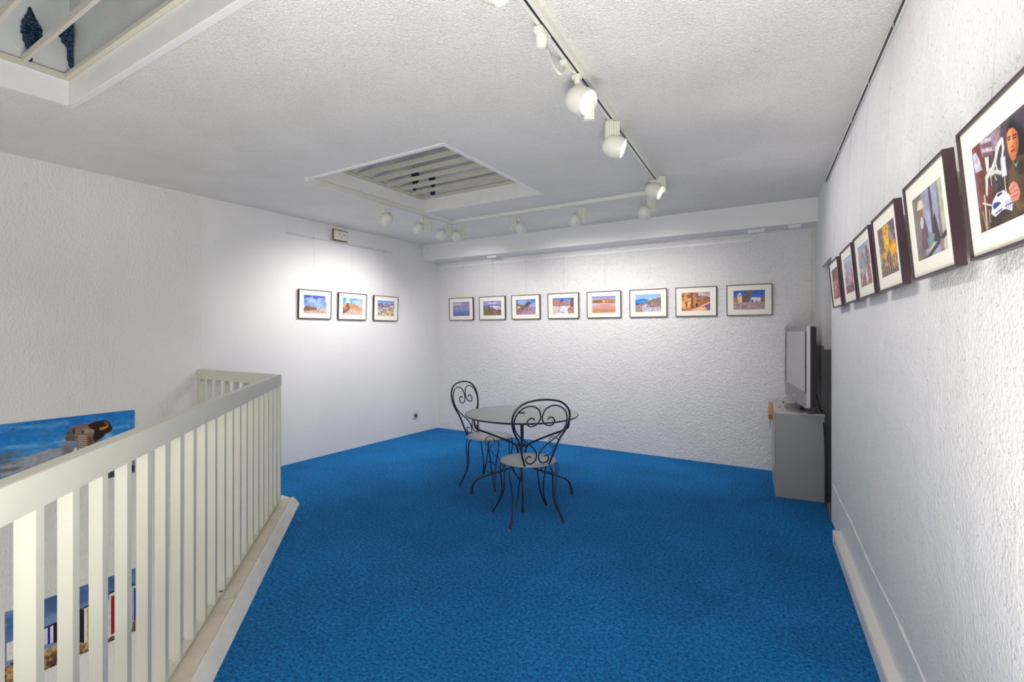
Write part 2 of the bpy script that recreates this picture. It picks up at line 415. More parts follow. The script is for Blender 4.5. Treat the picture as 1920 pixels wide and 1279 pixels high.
# roof shafts, trims, glazing
for k, (v0, v1, u0, u1) in enumerate(ROOF):
    T = .02; top = CE+.95; mb = MB()
    mb.box((u0-T, v0-T, CE+.001), (u0, v1+T, top)).box((u1, v0-T, CE+.001), (u1+T, v1+T, top)).box((u0, v0-T, CE+.001), (u1, v0, top)).box((u0, v1, CE+.001), (u1, v1+T, top))
    struct(mb.build('skylight_shaft', M_shaft))
    # smooth band below the louvre and raised trim round the opening
    mb = MB(); b = .006
    mb.box((u0, v0, CE-.006), (u0+b, v1, CE+.128)).box((u1-b, v0, CE-.006), (u1, v1, CE+.128)).box((u0, v0, CE-.006), (u1, v0+b, CE+.128)).box((u0, v1-b, CE-.006), (u1, v1, CE+.128))
    w = .028
    mb.box((u0-w, v0-w, CE-.008), (u0, v1+w, CE)).box((u1, v0-w, CE-.008), (u1+w, v1+w, CE)).box((u0, v0-w, CE-.008), (u1, v0, CE)).box((u0, v1, CE-.008), (u1, v1+w, CE))
    struct(mb.build('skylight_trim', M_trim))
    g = struct(MB().box((u0, v0, top-.012), (u1, v1, top)).build('window_%d' % (k+1), M_frost)); g['label'] = 'milky roof glazing above the louvre'
    lab = ['cream slatted louvre inside the roof opening over the table side, beside the track lights', 'cream slatted louvre in the nearer roof opening above the stair railing'][k]
    t = thing('ceiling_louvre', lab, 'louvre', ((u0+u1)/2, (v0+v1)/2, CE+.13), group='louvres in the roof openings')
    hu = (u1-u0)/2; hv = (v1-v0)/2; f = .03; mb = MB()
    mb.box((-hu, -hv, 0), (-hu+f, hv, .022)).box((hu-f, -hv, 0), (hu, hv, .022)).box((-hu+f, -hv, 0), (hu-f, -hv+f, .022)).box((-hu+f, hv-f, 0), (hu-f, hv, .022))
    mb.build('louvre_frame', M_slat, t)
    sl = MB().box((-hu+f, -.008, 0), (hu-f, .008, .036)).build('slat', M_slat, t)
    vs = []; v = v1-.2
    while v > v0+.08: vs.append(v); v -= .175
    for i, v in enumerate(vs):
        o = sl if i == 0 else sl.copy()
        if i: COL.objects.link(o)
        o.location = (0, v-(v0+v1)/2, .002)
# crumpled dark blue film stuck to the shaft walls
def clump(loc, axis, w, h, label, seed):
    r = random.Random(seed); n = 13; m = 25; V = []; Fc = []
    for j in range(m):
        for i in range(n):
            a = 2*PI*i/n; tz = j/(m-1); prof = math.sin(PI*min(1, max(.02, tz)))**.45*(.8+.35*math.sin(tz*7+seed))
            rr = prof*(1+r.uniform(-.16, .16))
            x = math.cos(a)*w/2*rr; d = (math.sin(a)*.5+.5)*.05*prof*(1+r.uniform(-.35, .35)); z = (tz-.5)*h+r.uniform(-.006, .006)
            V.append((d+.001, x, z) if axis == 'u' else (x, -d-.001, z))
    for j in range(m-1):
        for i in range(n):
            i2 = (i+1) % n; Fc.append((j*n+i, j*n+i2, (j+1)*n+i2, (j+1)*n+i))
    Fc.append(tuple(range(n))); Fc.append(tuple((m-1)*n+i for i in range(n)))
    me = bpy.data.meshes.new('crumpled_film'); me.from_pydata(V, [], Fc); me.update()
    o = link('crumpled_film', me, M_cloth); o.location = loc
    return tag(o, label, 'film', 'crumpled dark blue film in the roof openings')
for k, (v0, v1, u0, u1) in enumerate(ROOF):
    wch = ['far', 'near'][k]
    q = on_u(55, 62, US0) if k else Vector((US0, 3.80, 0))
    z = q.z if k else CE+.33
    ln = 'of the nearer roof opening' if k else 'of the farther roof opening'
    clump((u0, q.y if k else 3.87, q.z-.01 if k else CE+.30), 'u', .075 if k else .10, .30 if k else .27, 'crumpled dark blue film on the left side wall '+ln, 3+k)
    q2 = on_v(134, 85, v1) if k else None
    clump((q2.x+.02 if k else US0+.14, v1, q2.z if k else CE+.27), 'v', .085, .26, 'crumpled dark blue film on the end wall '+ln, 8+k)
    q3 = on_v(120, 8, v1) if k else None
    if k: clump((q3.x, v1, q3.z+.05), 'v', .10, .16, 'small crumpled dark film at the top of the nearer roof opening', 15)

# ================================================================== kerb and railing
s1 = SEND
mb2 = MB().hexa([kl(-.10, .124), kl(-.06, -.05), kl(s1, -.05), kl(s1, .130)][::-1], [kl(-.08, .084, .062), kl(-.06, -.05, .062), kl(s1, -.05, .062), kl(s1, .092, .062)][::-1])
mb2.hexa([kl(-.08, .084, .0621), kl(-.075, .064, .0621), kl(s1, .070, .0621), kl(s1, .092, .0621)][::-1], [kl(-.076, .078, .069), kl(-.074, .069, .067), kl(s1, .074, .067), kl(s1, .086, .069)][::-1])
k = mb2.build('kerb', M_kerb); tag(k, 'white plastered kerb under the stair railing at the carpet edge', 'kerb')
MB().hexa([kl(-.06, .063, .0622), kl(-.06, -.05, .0622), kl(s1, -.05, .0622), kl(s1, .069, .0622)][::-1], [kl(-.06, .063, .0655), kl(-.06, -.05, .0655), kl(s1, -.05, .0655), kl(s1, .069, .0655)][::-1]).build('worn_top', M_kerbtop, k)
k2 = MB().box((UL+.004, VS-.04, 0), (K0.x-.02, VS+.10, .068)).build('kerb', M_kerb); tag(k2, 'short white kerb across the far end of the stairwell', 'kerb')

rail = thing('stair_railing', 'cream painted metal railing with flat balusters guarding the stairwell', 'railing', (K0.x, K0.y, .07))
def R2(p): return Vector((p.x-K0.x, p.y-K0.y, p.z-.07))
def kbar(mb, s0, s1_, o0, o1, z0, z1):
    return mb.hexa([R2(kl(s0, o1, z0)), R2(kl(s0, o0, z0)), R2(kl(s1_, o0, z0)), R2(kl(s1_, o1, z0))][::-1], [R2(kl(s0, o1, z1)), R2(kl(s0, o0, z1)), R2(kl(s1_, o0, z1)), R2(kl(s1_, o1, z1))][::-1])
ZT, ZB_ = 1.766-.0, 0
ZT = H-.334; ZL = ZT-.088
kbar(MB(), -.0, s1, -.046, .002, ZL, ZT).build('top_rail', M_rail, rail, bevel=.002)
kbar(MB(), -.0, s1, -.046, -.003, .082, .090).build('bottom_rail', M_rail, rail)
n = 31
for i in range(n):
    s = .012+i*.1465
    kbar(MB(), s, s+.03, -.0445 if i == 20 else -.035, 0, .090, ZL+.001).build('baluster', M_rail, rail)
for s in (.17, 1.52, 3.0, 4.3):
    ft = kbar(MB(), s-.05, s+.03, -.002, .055, .066, .071); kbar(ft, s-.004, s+.01, -.02, -.0, .066, .09); ft.build('foot_plate', M_rail, rail)
fr = MB().box((UL-K0.x+.006, VS-K0.y-.045, ZL-.07), (0.0, VS-K0.y+.0, ZT-.07)); fr.build('top_rail', M_rail, rail, bevel=.002)
MB().box((UL-K0.x+.006, VS-K0.y-.045, .012), (0.0, VS-K0.y-.004, .020)).build('bottom_rail', M_rail, rail)
for i in range(9):
    x = UL-K0.x+.006+i*.1465
    if x > -.05: break
    MB().box((x, VS-K0.y-.0445, .02), (x+.03 if i else x+.05, VS-K0.y, ZL-.07+.001)).build('baluster', M_rail, rail)

# ================================================================== bistro furniture
def ring(mb, R, r, z, seg=64, cx=0, cy=0):
    return mb.tube([(cx+R*math.cos(2*PI*i/seg), cy+R*math.sin(2*PI*i/seg), z) for i in range(seg)], r, 8, closed=True)
tp = C(.086, 4.45)
yaw0 = math.radians(31.73)
tb = thing('bistro_table', 'round wrought iron garden table with pale perforated top and curved legs', 'table', tp, yaw0)
TH = .715
MB().lathe([(.022, TH-.004), (.49, TH-.004), (.497, TH-.002), (.497, TH+.002), (.49, TH+.004), (.022, TH+.004), (.022, TH-.004)], 72).build('tabletop', M_perf, tb, smooth=True)
ring(MB(), .497, .0065, TH-.003, 72).build('rim', M_iron, tb, smooth=True)
MB().lathe([(.018, TH-.01), (.034, TH-.01), (.034, TH+.008), (.018, TH+.008), (.018, TH-.01)], 20).build('parasol_ring', M_rub, tb, smooth=True)
ring(MB(), .045, .007, .435, 20).build('hub_ring', M_iron, tb, smooth=True); ring(MB(), .032, .007, .30, 20).build('hub_ring', M_iron, tb, smooth=True)
ring(MB(), .42, .006, TH-.02, 48).build('support_ring', M_iron, tb, smooth=True)
for q in range(4):
    a = q*PI/2; R = Matrix.Rotation(a, 4, 'Z')
    P = [(.425, TH-.012), (.424, .66), (.415, .60), (.385, .572), (.25, .522), (.10, .462), (.05, .43), (.034, .38), (.030, .30), (.05, .255), (.10, .232), (.20, .197), (.32, .160), (.392, .132), (.428, .095), (.440, .05), (.445, .012)]
    lg = MB().tube([R @ p for p in spline([Vector((r, 0, z)) for r, z in P], 4)], .0085, 8).build('leg', M_iron, tb, smooth=True)
    c = R @ Vector((.445, 0, 0)); MB().lathe([(.014, 0), (.014, .016), (.011, .03)], 12, Matrix.Translation(c)).build('rubber_foot', M_rub, lg, smooth=True)
    def circ(cx, cz, r, a0, a1, k): return [(cx+r*math.cos(math.radians(a0+(a1-a0)*i/k)), cz+r*math.sin(math.radians(a0+(a1-a0)*i/k))) for i in range(k+1)]
    S = circ(.283, .468, .042, -100, 180+40, 12) + [(.285, .40), (.235, .34), (.175, .285), (.165, .235), (.20, .20), (.24, .192)] + circ(.285, .238, .047, -90, 170, 9)
    MB().tube([R @ p for p in spline([Vector((r, 0, z)) for r, z in S], 3)], .0032, 6).build('scroll', M_iron, tb, smooth=True)

def chair(loc, rz, label):
    t = thing('bistro_chair', label, 'chair', loc, rz, 'bistro chairs at the table')
    SH = .45; r = .21
    MB().lathe([(0.0, SH-.006), (.12, SH-.004), (.20, SH), (.21, SH+.004), (.205, SH+.006), (.12, SH+.001), (0, SH-.001)], 48).build('seat', M_perf, t, smooth=True)
    ring(MB(), r, .0062, SH, 48).build('seat_rim', M_tab, t, smooth=True)
    def back(x, h):      # backrest plane leaning back (towards -y)
        return Vector((x, -.185-.13*max(0, h-.45)/.5*1.0, h))
    hp = [(-.095, .452), (-.118, .52), (-.155, .64), (-.2, .72), (-.222, .80), (-.208, .872), (-.15, .928), (-.07, .950), (0, .955)]
    hp = hp + [(-x, z) for x, z in hp[:-1]][::-1]
    MB().tube([back(x, z) for x, z in [tuple(p)[:2] for p in [(q.x, q.y) for q in spline([Vector((x, z, 0)) for x, z in hp], 5)]]], .0075, 8).build('back_hoop', M_iron, t, smooth=True)
    sp = [(.050, .805), (.075, .822), (.105, .800), (.10, .770), (.075, .757), (.035, .768), (.009, .805), (.009, .84), (.03, .885), (.085, .910), (.15, .893), (.192, .85), (.205, .79), (.19, .73), (.15, .68), (.10, .64), (.045, .595), (.014, .55), (.008, .52), (.02, .485), (.05, .468), (.08, .48), (.090, .505), (.075, .528), (.05, .52)]
    for sg in (1, -1):
        pts = spline([Vector((sg*x, z, 0)) for x, z in sp], 4)
        MB().tube([back(p.x, p.y)+Vector((0, .004, 0)) for p in pts], .0052, 7).build('back_scroll', M_iron, t, smooth=True)
    for fx, fy in ((-.216, -.2), (.216, -.2), (-.235, .2), (.235, .2)):
        a = math.atan2(fy, fx); rf = math.hypot(fx, fy); pr = []
        for sg in (-1, 1):
            da = math.radians(13)*sg
            def pol(rr, an, z): return Vector((rr*math.cos(an), rr*math.sin(an), z))
            pr.append(spline([pol(.175, a+da*1.05, SH-.006), pol(.205, a+da, SH-.02), pol(.222, a+da*.92, SH-.07), pol(.215, a+da*.6, .28), pol(.215, a+da*.4, .19), pol(.245, a+da*.17, .10), pol(rf, a+da*.07, .004)], 5))
        mb = MB(); mb.tube(pr[0], .0055, 7); mb.tube(pr[1], .0055, 7)
        lg = mb.build('leg', M_iron, t, smooth=True)
        MB().lathe([(.010, 0), (.010, .004), (.008, .010)], 12, Matrix.Translation((fx, fy, 0))).build('foot_cap', M_foot, lg, smooth=True)
    return t
# facing directions measured from the feet
c1 = C(.125, 3.868); f1 = C(-.126, .381); chair(c1, math.atan2(f1.y, f1.x)-PI/2, 'wrought iron chair with heart scroll back, nearer the camera, back towards us')
c2 = C(-.214, 4.76); f2 = C(.347, -.186); chair(c2, math.atan2(f2.y, f2.x)-PI/2, 'wrought iron chair with heart scroll back, behind and left of the table')

# ================================================================== cabinet and television
fl_ = C(2.305, 4.372); fx = C(.340, -.163); yc = math.atan2(fx.y, fx.x)
CW, CD, CH = .368, .68, .745
cb = thing('media_cabinet', 'grey laminate cabinet with pale top standing in the corner under the television', 'cabinet', (fl_.x, fl_.y, 0), yc)
MB().box((.0, 0, 0), (CW, CD, CH-.016)).build('body', M_cab, cb, bevel=.002)
MB().box((-.004, -.004, CH-.0155), (CW+.002, CD, CH)).build('top_panel', M_cabtop, cb, bevel=.0015)
dr = MB().box((-.004, .01, .05), (-.0005, CD-.01, CH-.02)).build('door', M_cab, cb, bevel=.002)
MB().box((-.002, .004, .0), (-.0005, CD-.004, .045)).build('plinth', M_cab, cb)
MB().lathe([(.012, 0), (.012, .003), (.004, .004), (.004, .009)], 12, Matrix.Translation((.045, .30, CH))).build('hole_cover', M_key, cb, smooth=True)
MB().lathe([(.007, 0), (.008, .012), (.004, .02)], 10, Matrix.Translation((.09, .62, CH))).build('top_knob', M_key, cb, smooth=True)
def cl(x, y, z): return Matrix.Translation((fl_.x, fl_.y, 0)) @ Matrix.Rotation(yc, 4, 'Z') @ Vector((x, y, z))
# wooden strip with lock and keys on the left side
ws = thing('wooden_clamp', 'orange wooden block with brass end fixed at the top left edge of the cabinet', 'block', cl(-.0045, .54, .585), yc)
MB().box((-.034, 0, .05), (0, .12, .165)).build('wood_piece', M_wood, ws, bevel=.003)
MB().box((-.034, .005, .005), (0, .11, .0495)).build('brass_plate', M_brass, ws, bevel=.003)
ks = thing('key_bunch', 'small bunch of keys hanging below the wooden block', 'keys', cl(-.022, .56, .505), yc)
mb = MB().tube([(0, .014*math.cos(a*PI/6), .072+.014*math.sin(a*PI/6)) for a in range(12)], .0015, 6, closed=True); mb.build('key_ring', M_key, ks, smooth=True)
for i, (dy, dx, ln) in enumerate(((-.012, -.006, .055), (.004, .004, .062), (.014, -.002, .05))):
    mb = MB().lathe([(.003, -.0012), (.010, -.0012), (.010, .0012), (.003, .0012), (.003, -.0012)], 12, Matrix.Translation((dx, dy, .052)) @ Matrix.Rotation(PI/2, 4, 'Y'))
    mb.box((dx-.001, dy-.003, .052-ln), (dx+.001, dy+.003, .045)).box((dx-.001, dy+.003, .052-ln+.005), (dx+.001, dy+.006, .052-ln+.012))
    mb.build('key', M_key, ks)

# television: local x along the screen, screen faces -y
pr_ = C(2.371, 4.025); pl_ = C(2.746, 5.01); dx = pr_-pl_; ty = math.atan2(dx.y, dx.x); TW = dx.length; TZ = .82; THt = .674
tc = (pr_+pl_)/2
tv = thing('television', 'silver flat television turned towards the back wall on the grey cabinet', 'television', (tc.x, tc.y, CH+.001), ty)
z0 = TZ-CH; z1 = z0+THt; hw = TW/2
mb = MB(); bz = .045
def tvp(x0, x1, za, zb, y0=-.012, y1=.0): return ((x0, y0, za), (x1, y1, zb))
MB().box((-hw+.02, 0, z0+.005), (hw-.002, .03, z1-.003)).build('front_shell', M_tvs2, tv, bevel=.006)
MB().box((-hw, -.006, z1-.05), (hw, 0, z1)).build('top_bezel', M_tvs, tv, bevel=.002)
MB().box((-hw, -.006, z0), (hw, 0, z0+.13)).build('speaker_panel', M_tvs, tv, bevel=.002)
MB().box((-hw, -.006, z0+.1305), (-hw+.035, 0, z1-.0505)).build('side_bezel', M_tvb, tv); MB().box((hw-.035, -.006, z0+.1305), (hw, 0, z1-.0505)).build('side_bezel', M_tvb, tv)
MB().box((-hw+.0355, -.003, z0+.1305), (hw-.0355, -.0005, z1-.0505)).build('screen', M_scr, tv)
MB().box((-hw+.03, .0305, z0+.015), (hw-.01, .075, z1-.01)).build('back_cover', M_tvb, tv, bevel=.008)
MB().box((-hw+.18, .0755, z0+.10), (hw-.18, .11, z1-.12)).build('rear_housing', M_tvb, tv, bevel=.01)
MB().box((-.03, -.0075, z0+.045), (.03, -.0065, z0+.055)).build('maker_badge', M_tvs2, tv)
MB().box((-.12, .02, .012), (.12, .07, z0+.03)).build('neck', M_tvb, tv, bevel=.004)
bp = [(.30*math.cos(2*PI*i/40)*1.0, .045+.125*math.sin(2*PI*i/40)) for i in range(40)]
MB().prism(bp, .0, .014).build('stand_base', M_tvs, tv, smooth=True)
# cable behind the television
a = tv.matrix_basis @ Vector((hw-.1, .1, z0+.12)); a = Matrix.Translation(tv.location) @ Matrix.Rotation(ty, 4, 'Z') @ Vector((hw-.25, .115, z0+.10))
e1 = rw(.47, .012, .72); e2 = rw(.30, .012, .5); e3 = rw(.22, .012, .012)
tag(MB().tube(spline([a, (a+e1)/2+Vector((0, 0, -.02)), e1, e2, e3], 8), .005, 8).build('power_cable', M_rub, smooth=True), 'black cable hanging behind the television down to the floor', 'cable')
# white switch plate at the doorway edge
sw = thing('light_switch', 'small white switch on the edge of the doorway right of the television', 'switch', rw(DT1-.0025, -.06, 1.33), math.atan2(RD.y, RD.x)-PI/2)
MB().box((-.04, -.012, -.045), (.04, 0, .045)).build('switch_plate', M_trim, sw, bevel=.002)
MB().box((-.022, -.018, -.028), (.022, -.0125, .028)).build('switch_rocker', M_trim, sw, bevel=.002)

# ================================================================== pictures
FW, FH, FD = .44, .327, .024
def picture(origin, yaw, tilt, w, h, pic, label, group, wire_top, wx=0, wall_off=.0, fd=FD, pw=.69, ph=.62):
    """origin: bottom centre on the wall plane; local x right, -y out of the wall"""
    t = thing('framed_photograph', label, 'picture', origin, 0, group)
    t.rotation_euler = (tilt, 0, yaw)
    y0 = -wall_off-fd; y1 = -wall_off; f = .007
    MB().box((-w/2, y0, 0), (w/2, y1, f)).box((-w/2, y0, h-f), (w/2, y1, h)).box((-w/2, y0, f), (-w/2+f, y1, h-f)).box((w/2-f, y0, f), (w/2, y1, h-f)).build('frame', M_frame, t)
    MB().box((-w/2+f, y1-.006, f), (w/2-f, y1-.002, h-f)).build('backing', M_fback, t)
    iw, ih = w*pw, h*ph; X = w/2-f; ym = y0+.006; yb = y0+.0085; Zc = h/2
    mb = MB(); z_0, z_1 = Zc-ih/2, Zc+ih/2
    mb.box((-X, ym, f), (X, yb, z_0)).box((-X, ym, z_1), (X, yb, h-f)).box((-X, ym, z_0), (-iw/2, yb, z_1)).box((iw/2, ym, z_0), (X, yb, z_1))
    mb.build('mount', M_matb, t)
    sheet('print', pic, iw+.004, ih+.004, t, (0, yb+.0004, Zc), .0 if 'right' in group else .12)
    # hanging wire up to the rail (stands vertical in the room)
    inv = t.matrix_basis.copy()
    M = Matrix.Translation(origin) @ Matrix.Rotation(yaw, 4, 'Z') @ Matrix.Rotation(tilt, 4, 'X')
    Mi = M.inverted()
    base = M @ Vector((wx, y1-.004, h-.02))
    topw = (Matrix.Translation(origin) @ Matrix.Rotation(yaw, 4, 'Z')) @ Vector((wx, -.012, 0)); topw.z = wire_top
    wv = MB().tube([Mi @ base, Mi @ topw], .0008, 5).build('hanging_wire', M_wire, t)
    hk = MB().cbox((0, 0, 0), (.008, .009, .018)).build('hook', M_alu, t); hk.location = Mi @ topw; hk.rotation_euler = (-tilt, 0, 0)
    return t

def P_(w=72, h=52): return Pic(w, h)
def leftpics():
    a = P_().grad(0, .35, (190, 150, 135), (205, 180, 175)).grad(.28, 1, (150, 190, 235), (30, 60, 170))
    a.cloud(.45, 1, 3, 4, 11, (190, 210, 240), .8).mottle(.5, 1, 3, 2, 4, .15)
    a.poly([(0, .1), (.3, .16), (.57, .2), (.57, .33), (.5, .36), (.1, .42), (0, .3)], (120, 84, 62)).poly([(.12, .36), (.12, .45), (.52, .36), (.5, .3)], (150, 108, 64)).mottle(0, .45, 20, 16, 2, .2)
    a.poly([(0, .28), (.05, .28), (.05, .42), (0, .42)], (190, 200, 235))
    b = P_().grad(.55, 1, (110, 180, 230), (40, 130, 215)).grad(0, .55, (196, 150, 120), (205, 165, 130))
    b.cloud(.45, 1, 4, 4, 21, (235, 235, 245), .9, .5); b.poly([(.5, .85), (.8, 1), (1, 1), (1, .5), (.5, .7)], (215, 215, 235), .6)
    b.poly([(0, .4), (0, .68), (.35, .7), (.6, .66), (.85, .52), (1, .42), (1, 0), (0, 0)], (205, 150, 105)); b.poly([(0, 0), (.4, .4), (.55, .36), (1, .2), (1, 0)], (212, 175, 160))
    b.poly([(0, .05), (0, .38), (.15, .42), (.2, .68), (.26, .72), (.38, .38), (.2, .16)], (105, 75, 65)).poly([(0, .3), (.2, .45), (.3, .42), (.12, .22)], (150, 110, 95)).mottle(0, .7, 22, 18, 3, .15)
    c = P_().grad(.75, 1, (170, 190, 230), (90, 140, 220)).grad(0, .75, (200, 190, 190), (150, 120, 140))
    c.cloud(0, .82, 10, 9, 31, (90, 75, 110), .9, .48).cloud(.2, .7, 7, 8, 35, (240, 240, 250), .9, .5).cloud(0, .42, 9, 5, 41, (190, 165, 60), .95, .42).cloud(0, .38, 8, 7, 47, (245, 235, 215), .9, .52)
    c.poly([(.0, .62), (.1, .78), (.22, .85), (.35, .74), (.35, .6)], (115, 100, 115)).mottle(0, .8, 24, 20, 6, .25)
    return [a, b, c]
def backpics():
    A = []
    a = P_().grad(0, .7, (88, 92, 165), (140, 145, 200)).grad(.7, 1, (175, 165, 205), (120, 115, 175)); a.poly([(0, .7), (.5, .74), (.5, .97), (0, .92)], (205, 190, 205), .8)
    a.poly([(0, .67), (1, .72), (1, .75), (.5, .74), (0, .71)], (110, 70, 125)).cloud(.35, .66, 14, 12, 3, (190, 185, 200), .7, .5).mottle(0, .7, 5, 20, 5, .08); A.append(a)
    a = P_().grad(.5, 1, (205, 195, 225), (120, 115, 195)); a.cloud(.75, 1, 2, 5, 8, (225, 215, 240), .8).poly([(.0, .72), (.5, .78), (.9, .72), (1, .7), (1, .6), (0, .6)], (110, 115, 200), .9).poly([(.3, .62), (.6, .66), (1, .6), (1, .35), (.5, .4)], (225, 205, 225))
    a.poly([(0, 0), (0, .62), (.3, .62), (.5, .5), (.62, .46), (.8, .32), (1, .3), (1, 0)], (112, 96, 80)).cloud(0, .6, 12, 12, 9, (140, 130, 90), .7, .5)
    for x, h in ((.33, .72), (.36, .6), (.48, .6), (.83, .55), (.86, .5), (.93, .74)): a.poly([(x-.012, .2), (x-.012, h), (x+.014, h), (x+.014, .2)], (70, 60, 66))
    A.append(a.mottle(0, .6, 24, 20, 4, .2))
    a = P_().grad(.55, 1, (120, 180, 230), (50, 105, 190)).grad(0, .55, (150, 115, 120), (150, 125, 120)); a.cloud(.6, 1, 4, 5, 12, (170, 205, 235), .6)
    a.poly([(0, .78), (.2, .68), (.45, .62), (.45, .3), (0, .35)], (120, 95, 75)).poly([(.05, .55), (.22, .56), (.22, .42), (.05, .4)], (200, 180, 150)).poly([(.44, .5), (.5, .75), (.62, .85), (.78, .78), (.72, .6), (.56, .5)], (84, 66, 70)).poly([(.65, .62), (1, .72), (1, .5), (.68, .5)], (150, 170, 215))
    a.poly([(.2, 0), (.6, .5), (1, .5), (1, 0)], (160, 130, 160)).cloud(0, .5, 9, 10, 13, (110, 80, 80), .6, .5); A.append(a.mottle(0, .6, 22, 18, 4, .2))
    a = P_().grad(.5, 1, (140, 190, 235), (60, 115, 205)).grad(0, .55, (205, 175, 175), (215, 190, 190)); a.poly([(0, .5), (0, .95), (.12, .95), (.35, .85), (.55, .78), (.8, .72), (1, .6), (1, .45)], (165, 120, 115)).poly([(.38, .74), (.4, .93), (.48, .93), (.52, .78)], (70, 75, 110))
    a.poly([(.82, .45), (.85, 1), (1, 1), (1, .4)], (115, 70, 60)).poly([(.3, 0), (.32, .3), (.5, .48), (.85, .5), (.68, .25), (.75, 0)], (218, 218, 240)).poly([(.68, .25), (.82, .45), (1, .4), (1, 0), (.75, 0)], (165, 115, 105)).line(.35, .15, .52, .06, .02, (60, 60, 100)); A.append(a.mottle(0, .95, 22, 16, 8, .2))
    a = P_().grad(.78, 1, (185, 190, 230), (85, 100, 185)).grad(0, .62, (190, 120, 70), (205, 160, 165)); a.poly([(0, .55), (0, .82), (.3, .82), (.6, .86), (1, .78), (1, .6), (.7, .58)], (170, 115, 75)).poly([(0, .62), (.45, .66), (.45, .74), (0, .7)], (110, 68, 45)).ell(.5, .7, .05, .03, (250, 210, 150)).poly([(.55, .62), (.95, .56), (.9, .62)], (110, 60, 70)).poly([(0, .38), (.5, .58), (0, .6)], (205, 185, 215), .8)
    A.append(a.mottle(0, .85, 4, 18, 14, .08))
    a = P_().grad(.5, 1, (150, 185, 230), (130, 180, 230)); a.poly([(0, .72), (.3, .74), (.5, .7), (.5, .4), (0, .45)], (30, 130, 210)).poly([(0, .7), (.15, .7), (.3, .76), (.5, .7), (.3, .67)], (50, 90, 160)).poly([(0, .52), (.22, .5), (.2, .4), (0, .42)], (60, 60, 110))
    a.poly([(0, .4), (.25, .45), (.6, .68), (1, .84), (1, 0), (0, 0)], (150, 120, 118)).poly([(.25, .42), (.6, .66), (1, .8), (1, .55), (.5, .45)], (128, 104, 92)).poly([(.3, 0), (.25, .35), (.4, .45), (.6, .3), (1, .2), (1, 0), (0, 0)], (188, 180, 200)).line(.38, .4, .45, .34, .02, (240, 240, 245)).line(.42, .34, .7, .28, .02, (60, 40, 50)); A.append(a.mottle(0, .8, 24, 14, 21, .22))
    a = P_().grad(0, 1, (190, 110, 60), (200, 125, 70)); a.cloud(0, 1, 7, 6, 51, (90, 45, 50), .9, .5).poly([(.08, .6), (.12, 1), (.2, 1), (.2, .7), (.35, .72), (.35, .6), (.16, .52)], (245, 175, 75)).poly([(.0, .3), (.02, .55), (.12, .55), (.14, .1), (.04, .1)], (240, 170, 80)).poly([(.2, .2), (.2, .5), (.32, .55), (.3, .2)], (245, 185, 95)).poly([(.35, .15), (.35, 1), (.4, 1), (.4, .15)], (95, 50, 50))
    a.poly([(.55, 1), (1, 1), (1, .7), (.6, .8)], (200, 170, 180)).cloud(.65, 1, 9, 12, 60, (120, 80, 90), .7, .5).poly([(.6, .6), (.98, .65), (.98, .45), (.65, .35)], (150, 92, 62)).poly([(.6, .15), (1, .4), (1, .02), (.9, .02)], (112, 72, 120)).poly([(.6, .2), (1, .48), (1, .42), (.62, .15)], (240, 200, 160)).poly([(.35, .05), (.55, .2), (.8, .2), (.92, .05), (.7, 0), (.3, 0)], (232, 175, 120)).ell(.53, .3, .05, .13, (45, 28, 48)); A.append(a.mottle(0, 1, 18, 14, 30, .15))
    a = P_().grad(.3, 1, (90, 130, 220), (25, 65, 180)).grad(0, .42, (170, 135, 135), (180, 150, 150)); a.poly([(0, .38), (0, .62), (.12, .68), (.5, .6), (.5, .38)], (165, 110, 80)).poly([(.14, .38), (.14, .76), (.17, .84), (.21, .9), (.25, .84), (.27, .74), (.27, .38)], (238, 212, 150)).ell(.205, .73, .025, .04, (120, 80, 50)).ell(.2, .6, .02, .03, (90, 70, 60))
    a.poly([(.28, .38), (.3, .7), (.4, .78), (.42, 1), (.7, 1), (.6, .8), (.5, .65), (.52, .4)], (105, 78, 62)).cloud(.6, 1, 12, 12, 70, (60, 90, 170), .35, .55).poly([(.55, .4), (.57, .62), (.86, .62), (.86, .4)], (225, 225, 238)).ell(.6, .45, .03, .07, (60, 40, 50)).ell(.73, .45, .02, .06, (110, 80, 80)).poly([(.86, .38), (.86, .6), (.95, .66), (1, .62), (1, .38)], (120, 85, 72)).ell(.1, .26, .07, .02, (110, 80, 80)).ell(.88, .31, .03, .02, (50, 30, 40)).line(.3, 0, .3, .2, .012, (60, 40, 60)); A.append(a.mottle(0, .65, 22, 16, 33, .15))
    return A
